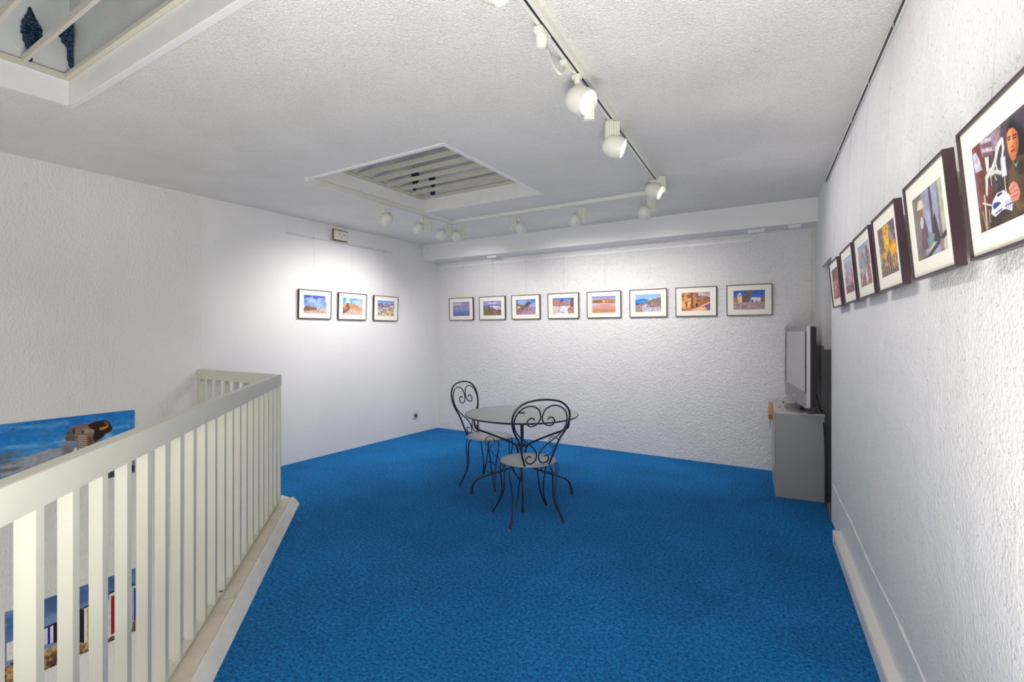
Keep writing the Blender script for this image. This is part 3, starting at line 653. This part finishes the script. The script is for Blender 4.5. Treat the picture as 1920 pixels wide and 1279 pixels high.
def rightpics():
    A = []
    # nearest: a seamstress behind a sewing machine
    def sp(*pts):
        out = []
        for x, y in pts:
            r = ray(1780+x/3.2, 100+y/3.2); o = .055
            for _ in range(5):
                k = (RP+RN*o).dot(RN)/(r.x*RN.x+r.y*RN.y); q = r*k; z = q.z+H; o = .041+(z-1.603)*.08
            t = (Vector((q.x, q.y, 0))-RP).dot(RD)
            out.append((-(t-(RT[0]-.20))/(.72*.40)+.5, (((z-1.603)/.302)-.5)/.64+.5))
        return out
    a = Pic(230, 156).grad(0, 1, (52, 38, 32), (78, 66, 82))
    def pg(c, *pts, **k): a.poly(sp(*pts), c, **k)
    def ln(c, w, *pts):
        q = sp(*pts)
        for p0, p1 in zip(q, q[1:]): a.line(p0[0], p0[1], p1[0], p1[1], w, c)
    def el(c, x, y, rx, ry, soft=.4, al=1): cx, cy = sp((x, y))[0]; a.ell(cx, cy, rx, ry, c, soft, al)
    pg((118, 58, 50), (110, 540), (200, 470), (210, 760), (250, 800), (170, 900)); pg((96, 50, 48), (150, 900), (250, 780), (250, 860), (190, 1000))
    pg((150, 130, 146), (165, 490), (250, 420), (300, 400), (290, 560), (190, 620)); a.cloud(.3, 1, 9, 12, 402, (110, 84, 100), .5, .5)
    for (x0, y0, x1, y1, c) in ((178, 490, 230, 460, (196, 190, 206)), (180, 520, 240, 495, (206, 196, 204)), (184, 545, 244, 525, (132, 90, 96)), (188, 570, 246, 555, (200, 186, 196)), (192, 596, 250, 580, (120, 84, 92)), (232, 455, 280, 420, (150, 116, 124))): pg(c, (x0, y0), (x1, y1), (x1+2, y1+22), (x0+2, y0+20))
    pg((188, 194, 226), (136, 604), (152, 590), (172, 630), (188, 690), (150, 712), (142, 670)); el((200, 140, 146), 158, 640, .022, .045); pg((220, 228, 206), (204, 620), (226, 612), (226, 690), (214, 700))
    a.mottle(0, 1, 30, 22, 6, .16)
    el((58, 50, 64), 400, 430, .30, .34, .8, .8); el((26, 20, 26), 372, 520, .10, .25, .3); el((22, 18, 22), 412, 540, .09, .22, .3)
    pg((72, 58, 40), (335, 690), (350, 620), (448, 590), (520, 560), (600, 1000), (448, 1000), (300, 1060), (300, 900)); a.mottle(0, .7, 12, 8, 9, .18); pg((92, 74, 50), (340, 690), (372, 640), (390, 760), (350, 800)); pg((50, 40, 30), (395, 640), (448, 620), (448, 700), (400, 720))
    pg((130, 158, 162), (366, 640), (380, 655), (398, 640), (385, 672))
    pg((196, 112, 62), (334, 470), (345, 442), (362, 430), (382, 436), (396, 470), (402, 530), (396, 585), (380, 628), (366, 640), (350, 612), (338, 570), (331, 520)); pg((226, 146, 88), (336, 490), (348, 452), (362, 446), (366, 520), (364, 590), (350, 600), (338, 560)); pg((160, 84, 48), (384, 450), (398, 480), (403, 530), (396, 585), (382, 620), (388, 540)); pg((236, 160, 104), (358, 500), (364, 500), (368, 550), (358, 552))
    ln((62, 32, 26), .010, (338, 500), (354, 492)); ln((62, 32, 26), .010, (368, 488), (388, 478)); ln((40, 22, 20), .010, (340, 514), (353, 508)); ln((40, 22, 20), .010, (370, 504), (386, 496)); ln((130, 62, 40), .008, (356, 552), (370, 548)); ln((150, 44, 44), .014, (356, 582), (380, 568)); ln((110, 34, 36), .006, (356, 580), (380, 567)); a.mottle(0, 1, 60, 44, 17, .07)
    pg((24, 18, 24), (330, 478), (338, 438), (362, 420), (384, 424), (404, 470), (404, 500), (392, 462), (372, 440), (348, 446)); 
    G1, G2 = (206, 204, 192), (232, 230, 224)
    ln(G1, .040, (214, 830), (212, 740), (226, 700), (250, 690), (264, 640), (280, 560), (300, 516)); ln(G2, .020, (216, 800), (218, 740), (240, 690), (266, 620), (284, 556)); ln(G1, .030, (236, 720), (270, 700), (296, 706)); ln((120, 112, 104), .010, (228, 740), (262, 716), (296, 722)); ln(G2, .03, (284, 540), (306, 512), (312, 560), (304, 620))
    pg((196, 200, 220), (294, 620), (322, 608), (332, 720), (302, 734)); pg((244, 244, 248), (304, 622), (314, 618), (322, 720), (312, 726)); ln(G1, .02, (270, 560), (262, 640), (280, 700)); ln((70, 60, 60), .008, (290, 580), (280, 660)); ln(G1, .012, (318, 730), (322, 800), (328, 816)); ln(G1, .012, (238, 730), (242, 780)); ln(G1, .012, (262, 730), (272, 750))
    ln((196, 186, 164), .030, (200, 850), (206, 920), (214, 1040)); ln((222, 210, 180), .014, (190, 890), (240, 900)); ln((170, 150, 110), .016, (190, 940), (210, 1050)); ln((206, 190, 140), .012, (226, 930), (232, 1000)); a.cloud(0, .3, 14, 10, 420, (150, 124, 70), .5, .55)
    pg((222, 222, 236), (238, 950), (246, 880), (270, 830), (312, 808), (346, 836), (366, 880), (360, 930), (320, 920), (300, 930), (262, 968)); pg((52, 58, 158), (248, 910), (254, 886), (284, 878), (300, 888), (280, 912), (256, 926)); pg((70, 66, 96), (268, 840), (300, 818), (304, 832), (278, 850)); ln((240, 240, 248), .012, (250, 940), (300, 888), (350, 852)); ln((58, 60, 140), .010, (262, 950), (300, 920))
    for i in range(4): ln((74, 78, 130), .008, (324+i*11, 872-i*4), (330+i*11, 922-i*4))
    ln((74, 78, 130), .007, (316, 905), (366, 880))
    pg((214, 124, 108), (340, 800), (352, 768), (368, 755), (392, 770), (408, 820), (400, 862), (372, 876), (352, 868), (350, 830)); ln((240, 164, 144), .012, (346, 800), (366, 768)); ln((240, 164, 144), .012, (352, 818), (384, 790)); ln((236, 156, 138), .012, (356, 840), (390, 818)); ln((150, 74, 66), .006, (350, 810), (380, 784)); ln((150, 74, 66), .006, (356, 832), (390, 808)); ln((150, 74, 66), .006, (360, 852), (394, 832))
    A.append(a)
    # man by a window
    a = Pic(110, 80).grad(0, 1, (120, 110, 108), (150, 146, 148)); a.poly([(.3, 0), (.35, 1), (.8, 1), (.75, 0)], (160, 166, 190)).poly([(.55, .2), (.57, 1), (.64, 1), (.64, .2)], (80, 74, 92)).poly([(.0, .3), (.0, 1), (.3, 1), (.3, .2)], (128, 120, 116)).poly([(.58, .18), (.62, .5), (.68, .6), (.73, .45), (.78, .18)], (66, 60, 68)).poly([(.85, 0), (.85, 1), (1, 1), (1, 0)], (190, 192, 170))
    a.ell(.26, .72, .07, .13, (150, 100, 80)).poly([(.14, .78), (.2, .92), (.34, .9), (.4, .76)], (214, 206, 176)).poly([(.2, .15), (.24, .62), (.36, .62), (.44, .4), (.42, .15)], (112, 84, 92)).ell(.27, .56, .06, .1, (206, 206, 220)).poly([(.38, .28), (.5, .36), (.62, .3), (.55, .14), (.4, .16)], (120, 160, 160)).poly([(.4, .12), (.6, .2), (.65, .08), (.48, .0)], (196, 198, 202)).poly([(.2, 0), (1, .3), (1, .22), (.4, 0)], (70, 62, 66)).ell(.8, .1, .06, .1, (150, 128, 130)); A.append(a.mottle(0, 1, 14, 12, 5, .1))
    # yellow banners and marching crowd
    a = Pic(110, 80).grad(0, 1, (96, 88, 92), (104, 96, 104)); a.cloud(.6, 1, 10, 12, 90, (196, 176, 200), .9, .52).poly([(.3, .56), (.3, .98), (.62, 1), (.6, .55), (.47, .46)], (238, 190, 20)).cloud(.15, .6, 12, 7, 91, (240, 170, 30), .98, .45).cloud(.1, .5, 16, 9, 93, (226, 206, 206), .8, .55).poly([(.62, .3), (.7, .62), (.9, .62), (.98, .25), (.86, .4)], (245, 180, 20)).cloud(.5, 1, 14, 12, 96, (150, 60, 40), .7, .6)
    for i in range(9):
        x = .06+i*.11; a.line(x, .02, x+.02, .3, .014, (210, 190, 170) if i % 3 == 0 else (236, 176, 40)); a.line(x+.04, .05, x+.05, .34, .016, (52, 46, 56))
    A.append(a.mottle(0, 1, 22, 14, 7, .15))
    a = Pic(90, 64).grad(0, 1, (120, 96, 100), (176, 186, 206)); a.poly([(.2, .3), (.25, .66), (.5, .66), (.5, .3)], (140, 170, 180)).ell(.36, .76, .08, .14, (180, 150, 80)).ell(.36, .74, .04, .08, (120, 140, 100)).poly([(.65, .3), (.65, .9), (.8, .95), (.85, .3)], (130, 96, 120)).cloud(0, .5, 9, 7, 101, (210, 140, 120), .8, .5).cloud(.1, .45, 8, 7, 105, (236, 226, 236), .9, .56).ell(.55, .2, .1, .2, (230, 216, 232), .4); A.append(a.mottle(0, 1, 16, 12, 8, .15))
    a = Pic(90, 64).grad(0, 1, (140, 90, 95), (190, 200, 220)); a.cloud(.6, 1, 8, 8, 111, (130, 160, 130), .6, .5).cloud(.25, .7, 9, 8, 112, (225, 200, 240), .9, .45).cloud(.0, .6, 10, 7, 115, (90, 60, 80), .7, .55).cloud(.3, .6, 12, 9, 118, (180, 60, 60), .6, .6); A.append(a.mottle(0, 1, 16, 12, 9, .15))
    a = Pic(90, 64).grad(0, 1, (150, 100, 110), (112, 104, 110)); a.ell(.5, .78, .14, .16, (150, 80, 50)).ell(.45, .82, .22, .1, (110, 90, 80), .5).poly([(.25, .1), (.3, .65), (.7, .65), (.8, .1)], (176, 120, 90)).cloud(.1, .6, 9, 8, 121, (230, 210, 220), .8, .52).poly([(.55, 0), (.6, .4), (1, .35), (1, 0)], (196, 60, 80)).cloud(0, .5, 8, 6, 125, (110, 40, 70), .6, .55); A.append(a.mottle(0, 1, 16, 12, 10, .15))
    return A

RT = [-2.985, -2.487, -1.965, -1.495, -1.03, -.500]
LP = leftpics(); BP = backpics(); RPc = rightpics()
LL = ['plum framed photograph of a deep blue sky over a brown wall', 'plum framed photograph of a sandy road beside an ochre hill and a dark rock', 'plum framed photograph of snowy rocks and yellow grass']
for i, v0 in enumerate((3.462, 3.999, 4.555)):
    vc = v0+.2165; z = 1.597
    wv = [589, 660, 720][i]; vw = on_u(wv, 480, UL+.015).y
    picture((UL+.001, vc, z), PI/2, math.radians(2.2), .435, FH, LP[i], LL[i], 'framed photographs on the left wall', 2.515, vw-vc)
BL = ['plum framed photograph of a lilac lake under a pale evening sky', 'plum framed photograph of dark posts on a grassy slope by the sea', 'plum framed photograph of a village track with a dark tree and blue sky', 'plum framed photograph of a white river between reddish rocks', 'plum framed photograph of an orange sandy plain under a blue sky', 'plum framed photograph of a pale road above a bright blue sea', 'plum framed photograph of a sunlit golden street with a dark figure', 'plum framed photograph of a cream bell tower and white building']
BU = [(-4.701, -4.244), (-4.157, -3.697), (-3.61, -3.156), (-3.048, -2.603), (-2.496, -2.05), (-1.948, -1.502), (-1.406, -.971), (-.86, -.437)]
BW = [868, 924, 986, 1056.5, 1133, 1217, 1305, 1407]
for i, (a, b) in enumerate(BU):
    uc = (a+b)/2; uw = on_v(BW[i], 500, VB-.015).x
    picture((uc, VB-.001, 1.621), 0, math.radians(2.2), FW, FH, BP[i], BL[i], 'framed photographs on the back wall', 2.405, uw-uc)
RL = ['plum framed photograph of a seamstress at a white sewing machine, nearest on the right wall', 'plum framed photograph of a person in a pale hat beside a window', 'plum framed photograph of a crowd with a yellow banner', 'plum framed photograph of pale blue shirted figure with tassels', 'plum framed photograph of a crowd in lilac under pale sky', 'plum framed photograph of a dark haired person, farthest on the right wall']
WT = {0: 1893, 1: 1746, 2: 1672, 3: 1626, 4: 1593, 5: 1568}
ry = math.atan2(-RD.y, -RD.x)
for i, t0 in enumerate(RT):
    tc_ = t0-.20
    r = ray(WT[i], 300); oo = .02
    kk = ((RP+RN*oo).dot(RN))/(r.x*RN.x+r.y*RN.y); q = r*kk; tw = (Vector((q.x, q.y, 0))-RP).dot(RD)
    o = picture(rw(tc_, .001, 1.603), ry, math.radians(5.2), .40, .302, RPc[i], RL[i], 'framed photographs on the right wall', 2.655, max(-.17, min(.17, -(tw-tc_))), wall_off=.020, fd=.024, pw=.72, ph=.64)

# unframed posters low on the stairwell wall
EV0, EV1, EZ0, EZ1 = 1.914-.84, 1.914, .250, .785
def ep(*pts):
    out = []
    for x, y in pts:
        q = on_u(x/7.11, 760+y/7.11, UL+.004); out.append(((q.y-EV0)/(EV1-EV0), (q.z-EZ0)/(EZ1-EZ0)))
    return out
ele = Pic(240, 150).grad(0, 1, (70, 160, 222), (20, 118, 200))
ele.cloud(.3, 1, 2, 4, 201, (110, 178, 230), .6, .5).cloud(.4, 1, 3, 12, 207, (150, 195, 235), .5, .58)
ele.poly(ep((0, 800), (150, 740), (420, 650), (650, 580), (800, 570), (860, 640), (1200, 700), (1780, 600), (1780, 1100), (0, 1200)), (160, 162, 170), .95).cloud(0, .62, 3, 16, 203, (104, 108, 118), .8, .5)
ele.poly(ep((0, 960), (250, 880), (520, 780), (700, 760), (700, 1200), (0, 1200)), (96, 116, 124), .6).cloud(0, .3, 12, 12, 205, (24, 50, 56), .95, .45)
cx, cy = ep((900, 560))[0]; ele.ell(cx, cy, .09, .24, (176, 172, 184), .9, .9); cx, cy = ep((900, 600))[0]; ele.ell(cx, cy, .06, .15, (112, 100, 100), .9, .85)
cx, cy = ep((1420, 430))[0]; ele.ell(cx, cy, .08, .13, (150, 186, 230), .8, .9)
ele.poly(ep((862, 440), (880, 370), (930, 290), (1000, 262), (1070, 255), (1120, 236), (1180, 236), (1260, 212), (1380, 198), (1430, 210), (1470, 250), (1494, 305), (1470, 345), (1400, 380), (1370, 420), (1300, 460), (1250, 495), (1200, 540), (1180, 700), (1020, 700), (1010, 560), (1000, 480), (900, 480), (870, 470)), (132, 114, 102))
ele.poly(ep((1160, 262), (1260, 216), (1380, 200), (1430, 212), (1468, 250), (1492, 305), (1470, 345), (1400, 380), (1370, 420), (1300, 460), (1250, 492), (1225, 440), (1250, 340), (1180, 300)), (46, 26, 20))
ele.poly(ep((1310, 300), (1400, 276), (1430, 250), (1440, 290), (1380, 320), (1330, 335)), (190, 130, 48)).poly(ep((1360, 215), (1420, 220), (1450, 260), (1400, 250)), (150, 84, 40))
ele.poly(ep((862, 440), (880, 370), (940, 290), (1010, 300), (960, 360), (1000, 440), (980, 480), (880, 470)), (104, 90, 82)).poly(ep((955, 320), (985, 320), (990, 380), (965, 385)), (58, 44, 42)).poly(ep((1080, 330), (1110, 340), (1100, 375), (1078, 370)), (60, 46, 42)).poly(ep((1120, 310), (1240, 320), (1240, 360), (1130, 370)), (168, 146, 130)).poly(ep((1180, 400), (1240, 500), (1170, 560), (1170, 420)), (110, 74, 46))
ele.mottle(0, 1, 36, 26, 11, .08)
for i in range(11):
    (a0, b0_), (a1, b1_) = ep((1040, 410+i*27), (1140, 412+i*27)); ele.line(a0, b0_, a1, b1_, .010, (206, 190, 174))
    (a0, b0_), (a1, b1_) = ep((1040, 424+i*27), (1150, 426+i*27)); ele.line(a0, b0_, a1, b1_, .008, (78, 60, 52))
ele.poly(ep((970, 625), (985, 570), (1015, 565), (1010, 610), (1000, 690), (960, 690)), (238, 236, 238)).mottle(0, 1, 62, 50, 12, .04)
hut = Pic(220, 130).grad(0, 1, (150, 170, 195), (60, 95, 150)); hut.cloud(.5, 1, 3, 6, 301, (140, 165, 200), .6)
hut.poly([(0, 0), (0, .27), (1, .24), (1, 0)], (112, 84, 50)).cloud(0, .3, 26, 18, 305, (206, 168, 110), .9, .5).cloud(0, .3, 24, 14, 309, (45, 30, 26), .9, .55)
def hp_(*pts):
    out = []
    for x, y in pts:
        q = on_u(60+x/5.137, 1030+y/5.137, UL-.02); out.append(((q.y-1.13)/.80, (q.z+1.10)/.535))
    return out
Wt = (225, 222, 224); Bk = (22, 16, 26); Bl = (10, 30, 180); Rd = (160, 14, 22); Yl = (200, 186, 40)
def hq(x0, t0, b0_, x1, t1, b1_, c): hut.poly(hp_((x0, t0), (x1, t1), (x1, b1_), (x0, b0_)), c)
hq(-250, 900, 1080, 110, 770, 930, Wt); hq(110, 755, 915, 232, 705, 890, Wt); hq(146, 745, 912, 170, 738, 906, Bl); hq(196, 725, 900, 260, 700, 890, Bk); hq(-100, 840, 1000, -40, 820, 985, (60, 120, 70)); hq(30, 790, 950, 60, 782, 940, (200, 160, 50))
hq(260, 690, 905, 440, 600, 900, Wt); hq(300, 670, 900, 350, 650, 900, Rd); hq(446, 585, 905, 740, 480, 860, Wt); hq(452, 590, 900, 498, 570, 900, Bk); hq(524, 560, 905, 640, 500, 880, Yl); hq(736, 430, 850, 960, 350, 760, Wt); hq(752, 450, 825, 900, 400, 740, Rd); hq(968, 350, 700, 1100, 330, 640, Wt); hq(972, 375, 695, 1060, 345, 650, Bl)
for x0, y0, x1, y1 in ((90, 770, 230, 706), (446, 585, 660, 480), (736, 425, 960, 335), (960, 345, 1100, 310)):
    (a0, b0_), (a1, b1_) = hp_((x0, y0), (x1, y1)); hut.line(a0, b0_, a1, b1_, .014, Bk)
hut.mottle(0, 1, 60, 40, 14, .06)
def poster(name, pic, v0, v1, z0, z1, label, up):
    t = thing(name, label, 'poster', (up+.001, (v0+v1)/2, z0), PI/2)
    w = v1-v0; h = z1-z0
    MB().box((-w/2, -.008, 0), (w/2, 0, h)).build('board', M_trim, t)
    sheet('print', pic, w, h, t, (0, -.0085, h/2))
poster('elephant_poster', ele, EV0, EV1, EZ0, EZ1, 'unframed poster of an elephant head raising dust under blue sky', UL+.004)
poster('beach_hut_poster', hut, 1.13, 1.93, -1.10, -.565, 'unframed poster of striped beach huts on pebbles, low behind the railing', UL-.020)

# ================================================================== rails, boxes, sockets
a = on_u(537, 437, UL+.006); b = on_u(735.5, 473.3, UL+.006)
pr1 = thing('picture_rail', 'thin grey metal picture rail on the left wall above three photographs', 'rail', (UL, 0, 0))
zr = (a.z+b.z)/2
MB().box((0.0, a.y, zr-.009), (.009, b.y, zr+.009)).build('rail_bar', M_alu, pr1); MB().box((.0095, a.y, zr-.003), (.0115, b.y, zr+.003)).build('rail_groove', M_trim, pr1)
a = on_v(821, 502, VB-.01); b = on_v(1411, 451, VB-.01)
pr2 = thing('picture_rail', 'white picture rail on the back wall just below the beam', 'rail', (0, VB, 0))
MB().box((a.x, -.012, 2.405), (b.x, 0, 2.433)).build('rail_bar', M_trim, pr2, bevel=.002); MB().box((b.x, -.013, 2.404), (b.x+.008, 0, 2.434)).build('end_cap', M_pipe, pr2)
pr3 = thing('picture_rail', 'long picture rail with a dark groove at the top of the right wall', 'rail')
rbox(MB(), -5.4, .236, .0, .011, 2.655, 2.69).build('rail_bar', M_trim, pr3); rbox(MB(), -5.4, .23, .0112, .0135, 2.658, 2.670).build('rail_groove', M_dark, pr3)
rbox(MB(), -5.4, .23, .0112, .0135, 2.649, 2.654).build('rail_lip', M_dark, pr3)

a = on_u(622, 442, UL+.05); b = on_u(655, 442, UL+.05)
jv = (a.y+b.y)/2; jz = on_u(637, 441.5, UL+.05).z
jb = thing('junction_box', 'old cream junction box with dark grimy edge on the left wall above the picture rail', 'junction box', (UL, jv, jz), PI/2)
w = .215; h = .125
MB().box((-w/2, -.035, -h/2), (w/2, 0, h/2)).build('box_base', M_jbox, jb, bevel=.012)
MB().box((-w/2-.004, -.042, -h/2-.004), (w/2+.004, -.0355, h/2+.004)).build('gasket', M_jboxd, jb, bevel=.002)
MB().box((-w/2+.007, -.058, -h/2+.007), (w/2-.007, -.0425, h/2-.007)).build('lid', M_jbox, jb, bevel=.006)
for x, z in ((-.02, .018), (.045, .012), (.008, -.018)):
    MB().lathe([(.007, 0), (.006, .003)], 10, Matrix.Translation((x, -.058, z)) @ Matrix.Rotation(PI/2, 4, 'X')).build('screw', M_jboxd, jb)

q = on_u(779.5, 779.5, UL+.01)
so = thing('wall_socket', 'small beige power socket low on the left wall', 'socket', (UL, q.y, q.z), PI/2)
MB().box((-.045, -.012, -.04), (.045, 0, .04)).build('socket_plate', M_sock, so, bevel=.003)
MB().lathe([(.024, 0), (.024, .003), (.019, .003), (.019, .001)], 20, Matrix.Translation((.0, -.0125, 0)) @ Matrix.Rotation(PI/2, 4, 'X')).build('socket_well', M_socki, so)
# small white cover on the beam end and fittings under the beam
q = on_v(799, 469, 5.52)
bx = MB().box((q.x-.035, 5.508, q.z-.042), (q.x+.035, 5.52, q.z+.042)).build('cover_plate', M_beam, bevel=.003); tag(bx, 'small white blank cover plate on the left end of the beam', 'cover')
for (x, y, l, wd) in ((1418, 434, .17, 'white oblong fitting under the right part of the beam'), (1490, 425, .12, 'faint white oblong fitting under the beam near the right corner'), (923, 482, .17, 'white oblong fitting under the left part of the beam')):
    q = on_z(x, y, 2.47); t = thing('beam_fitting', wd, 'fitting', (q.x, min(q.y, 5.80), 2.486))
    MB().box((-l/2, -.03, -.006), (l/2, .03, 0)).build('mounting_plate', M_trim, t); MB().box((-l/2+.006, -.024, -.026), (l/2-.006, .024, -.0062)).build('cover', M_trim, t, bevel=.006)

# cable trunking along the foot of the right wall
tk = thing('skirting_trunking', 'white cable trunking along the foot of the right wall', 'trunking')
rbox(MB(), -5.3, -.49, .0, .045, 0, .087).build('trunking_body', M_pipe, tk); rbox(MB(), -5.3, -.49, .0452, .047, .012, .078).build('lid', M_pipe, tk)
rbox(MB(), -.489, -.486, .0, .046, 0, .088).build('end_cap', M_trim, tk)
rbox(MB(), -.62, -.60, .0472, .0485, .03, .055).build('clip', M_rub, tk)

# ================================================================== lighting track and spotlights
ZT_ = 2.68
A0 = on_z(577, 340, ZT_); A1 = on_z(848, 420, ZT_); A2 = on_z(1247, 361, ZT_)
nd = (on_z(984, 0, ZT_)-A2).normalized(); A3 = A2+nd*3.6
def track(p, q, w, label, caps=(1, 1)):
    d = (q-p); L_ = d.length; yw = math.atan2(d.y, d.x)
    t = thing('lighting_track', label, 'track', (p.x, p.y, ZT_), yw, 'ceiling lighting tracks')
    h = CE-ZT_
    MB().box((0, -w/2, 0.004), (L_, w/2, h)).build('track_body', M_spot, t)
    MB().box((0, -w/2, 0), (L_, -w*.12, .004)).box((0, w*.12, 0), (L_, w/2, .004)).build('track_lip', M_spot, t)
    MB().box((0, -w*.115, .001), (L_, w*.115, .0039)).build('conductor_slot', M_slot, t)
    for c, x in zip(caps, (-.012, L_)):
        if c: MB().box((x, -w/2-.002, -.002), (x+.012, w/2+.002, h)).build('end_cap', M_spot, t)
    return t
track(A0, A1-(A1-A0).normalized()*.03, .036, 'white lighting track running beside the louvre towards the left wall corner', (1, 0))
track(A1+(A2-A1).normalized()*.02, A2-(A2-A1).normalized()*.04, .036, 'white lighting track parallel to the beam of the back wall', (0, 0))
track(A2, A3, .046, 'long white lighting track running towards us beside the right wall', (1, 1))
cn = thing('track_corner', 'white corner joint between the two far lighting tracks', 'connector', (A1.x, A1.y, ZT_-.003))
MB().box((-.04, -.04, 0), (.04, .04, CE-ZT_+.003)).build('joint_body', M_spot, cn, bevel=.004)

def spot(px, py, gx, gy, bx_, by_, aim, label, power=SPOT_POWER, boxyaw=0, group='white track spotlights', cone=116, sc=1, bw=.078, bt=.042):
    top = on_z(px, py, ZT_-.001); dep = depth_of(top)
    g = at(gx, gy, dep) ; bxp = at(bx_, by_, dep) if bx_ is not None else None
    t = thing('track_spotlight', label, 'spotlight', top, 0, group)
    g = g-top; aim = Vector(aim).normalized()
    MB().box((-.022, -.014, -.022), (.022, .014, 0)).build('track_adapter', M_spot, t, bevel=.003)
    # swivel arm from adapter to housing
    MB().tube([(0, 0, -.02), (0, 0, -.045)], .014, 12).tube([Vector((0, 0, -.04)), g*.5+Vector((0, 0, -.02)), g], .009, 8).build('arm', M_spot, t, smooth=True)
    if bxp is not None:
        b = bxp-top; R = Matrix.Translation(b) @ Matrix.Rotation(boxyaw, 4, 'Z')
        db = MB().box((-bw/2, -bt/2, -.065), (bw/2, bt/2, .062), R).build('driver_box', M_spot, t, bevel=.002)
        mb = MB()
        for k in range(6):
            x = -bw/2+.006+k*(bw-.012)/5
            mb.box((x-.0022, -bt/2-.0022, -.058), (x+.0022, -bt/2-.0001, .058), R)
        mb.build('cooling_rib', M_spotd, db)
        MB().tube([b+Vector((0, 0, .055)), Vector((0, 0, -.03))], .011, 8).build('box_neck', M_spot, t, smooth=True)
    # housing: rounded back, open front; axis +z = aim
    q = aim.to_track_quat('Z', 'Y').to_matrix().to_4x4(); M = Matrix.Translation(g) @ q @ Matrix.Scale(sc, 4)
    prof = [(.0, -.062), (.022, -.058), (.042, -.044), (.054, -.022), (.058, .004), (.056, .03), (.051, .056), (.0465, .056), (.050, .03), (.046, .018), (.0, .018)]
    hs = MB().lathe(prof, 32, M).build('housing', M_spot, t, smooth=True)
    MB().lathe([(.012, -.0615), (.012, -.067), (.0, -.068)], 16, M).build('rear_cap', M_spotd, hs, smooth=True)
    MB().lathe([(.0, .034), (.0455, .034), (.0455, .036), (.0, .036)], 28, M).build('lamp_lens', M_lamp, hs)
    l = bpy.data.lights.new('spot_beam', 'SPOT'); l.energy = power; l.spot_size = math.radians(cone); l.spot_blend = 1; l.shadow_soft_size = .045; l.color = (1, .945, .925)
    lo = bpy.data.objects.new('spot_beam', l); COL.objects.link(lo); lo.parent = t; lo.location = g+aim*.062*sc
    lo.rotation_euler = (-aim).to_track_quat('Z', 'Y').to_euler()
    return t
aL = (-1, 0, -.62); aB = (0, 1, -.62)
spot(719, 386.6, 725.5, 410, 711.5, 399, (-1, .2, -1.25), 'first track spotlight from the left, its box on the left of the lamp head', boxyaw=.9)
spot(791, 408, 785.5, 428.5, 802, 424, (-1, -.2, -1.3), 'second track spotlight from the left, tilted down to the left wall', boxyaw=.5)
spot(836, 422, 826.8, 439.5, 841, 432, (-1, -.3, -1.25), 'left one of the pair of spotlights at the track corner', boxyaw=.5)
spot(864, 423, 856, 441.5, 868.5, 434, (-.35, 1, -1.15), 'right one of the pair of spotlights at the track corner', boxyaw=.3)
spot(971, 407, 976, 427, 963, 419, (.1, 1, -1.15), 'spotlight on the left half of the track along the beam', boxyaw=.3)
spot(1089, 389, 1079, 413, 1092, 402, (-.15, 1, -1.15), 'spotlight in the middle of the track along the beam', boxyaw=.3)
spot(1217, 371, 1208, 397.5, 1221, 384, (-.15, 1, -1.15), 'spotlight at the right end of the track along the beam', boxyaw=.3)
spot(1225, 338, 1225, 357, 1238, 345, (.93, .05, -.45), 'lit spotlight at the far end of the long track near the right wall', boxyaw=.5, sc=1.12, power=20, cone=98)
spot(1143, 226, 1150, 274, 1147.5, 250, (.90, .22, -.36), 'lit spotlight behind a ribbed grey box on the long track', boxyaw=.53, sc=1.1, power=18, cone=96, bt=.05, bw=.082)
spot(1082, 140, 1086, 188, 1104, 200, (.97, -.25, -.55), 'large lit spotlight halfway along the long track, second from the front', boxyaw=.53, sc=1.15, power=17, cone=98, bw=.05, bt=.03)
spot(953, -52, 919, -34, None, None, (.8, .1, -.6), 'lit spotlight cut off by the top edge of the picture', sc=1.1, power=12, cone=98)

# mains feed with white cord looping between two adapters on the long track
pw_ = on_z(1017, 58, ZT_-.001); pe = on_z(1058, 118, ZT_-.001); dd = (A3-A2); yt = math.atan2(dd.y, dd.x)
pc = thing('power_feed', 'white plug adapter with a looping white cord on the long track', 'adapter', pw_, yt)
MB().box((-.05, -.02, -.028), (.05, .02, 0)).build('adapter_body', M_spot, pc, bevel=.005)
MB().lathe([(.024, 0), (.026, -.02), (.020, -.045), (.012, -.05), (.0, -.05)][::-1], 20, Matrix.Translation((.01, 0, -.026))).build('round_plug', M_spot, pc, smooth=True)
Ri = Matrix.Rotation(-yt, 4, 'Z')
e_ = Ri @ (pe-pw_)
MB().box((e_.x-.05, -.018, -.03), (e_.x+.04, .018, 0)).build('adapter_body', M_spot, pc, bevel=.005)
loop = [pw_+Vector((0, 0, -.07)), at(1026, 92, 2.25), at(1036, 120, 2.22), at(1050, 139, 2.2), at(1058, 134, 2.25), pe+Vector((0, 0, -.028))]
MB().tube([Ri @ (p-pw_) for p in spline(loop, 6)], .0055, 8).build('cord', M_spot, pc, smooth=True)
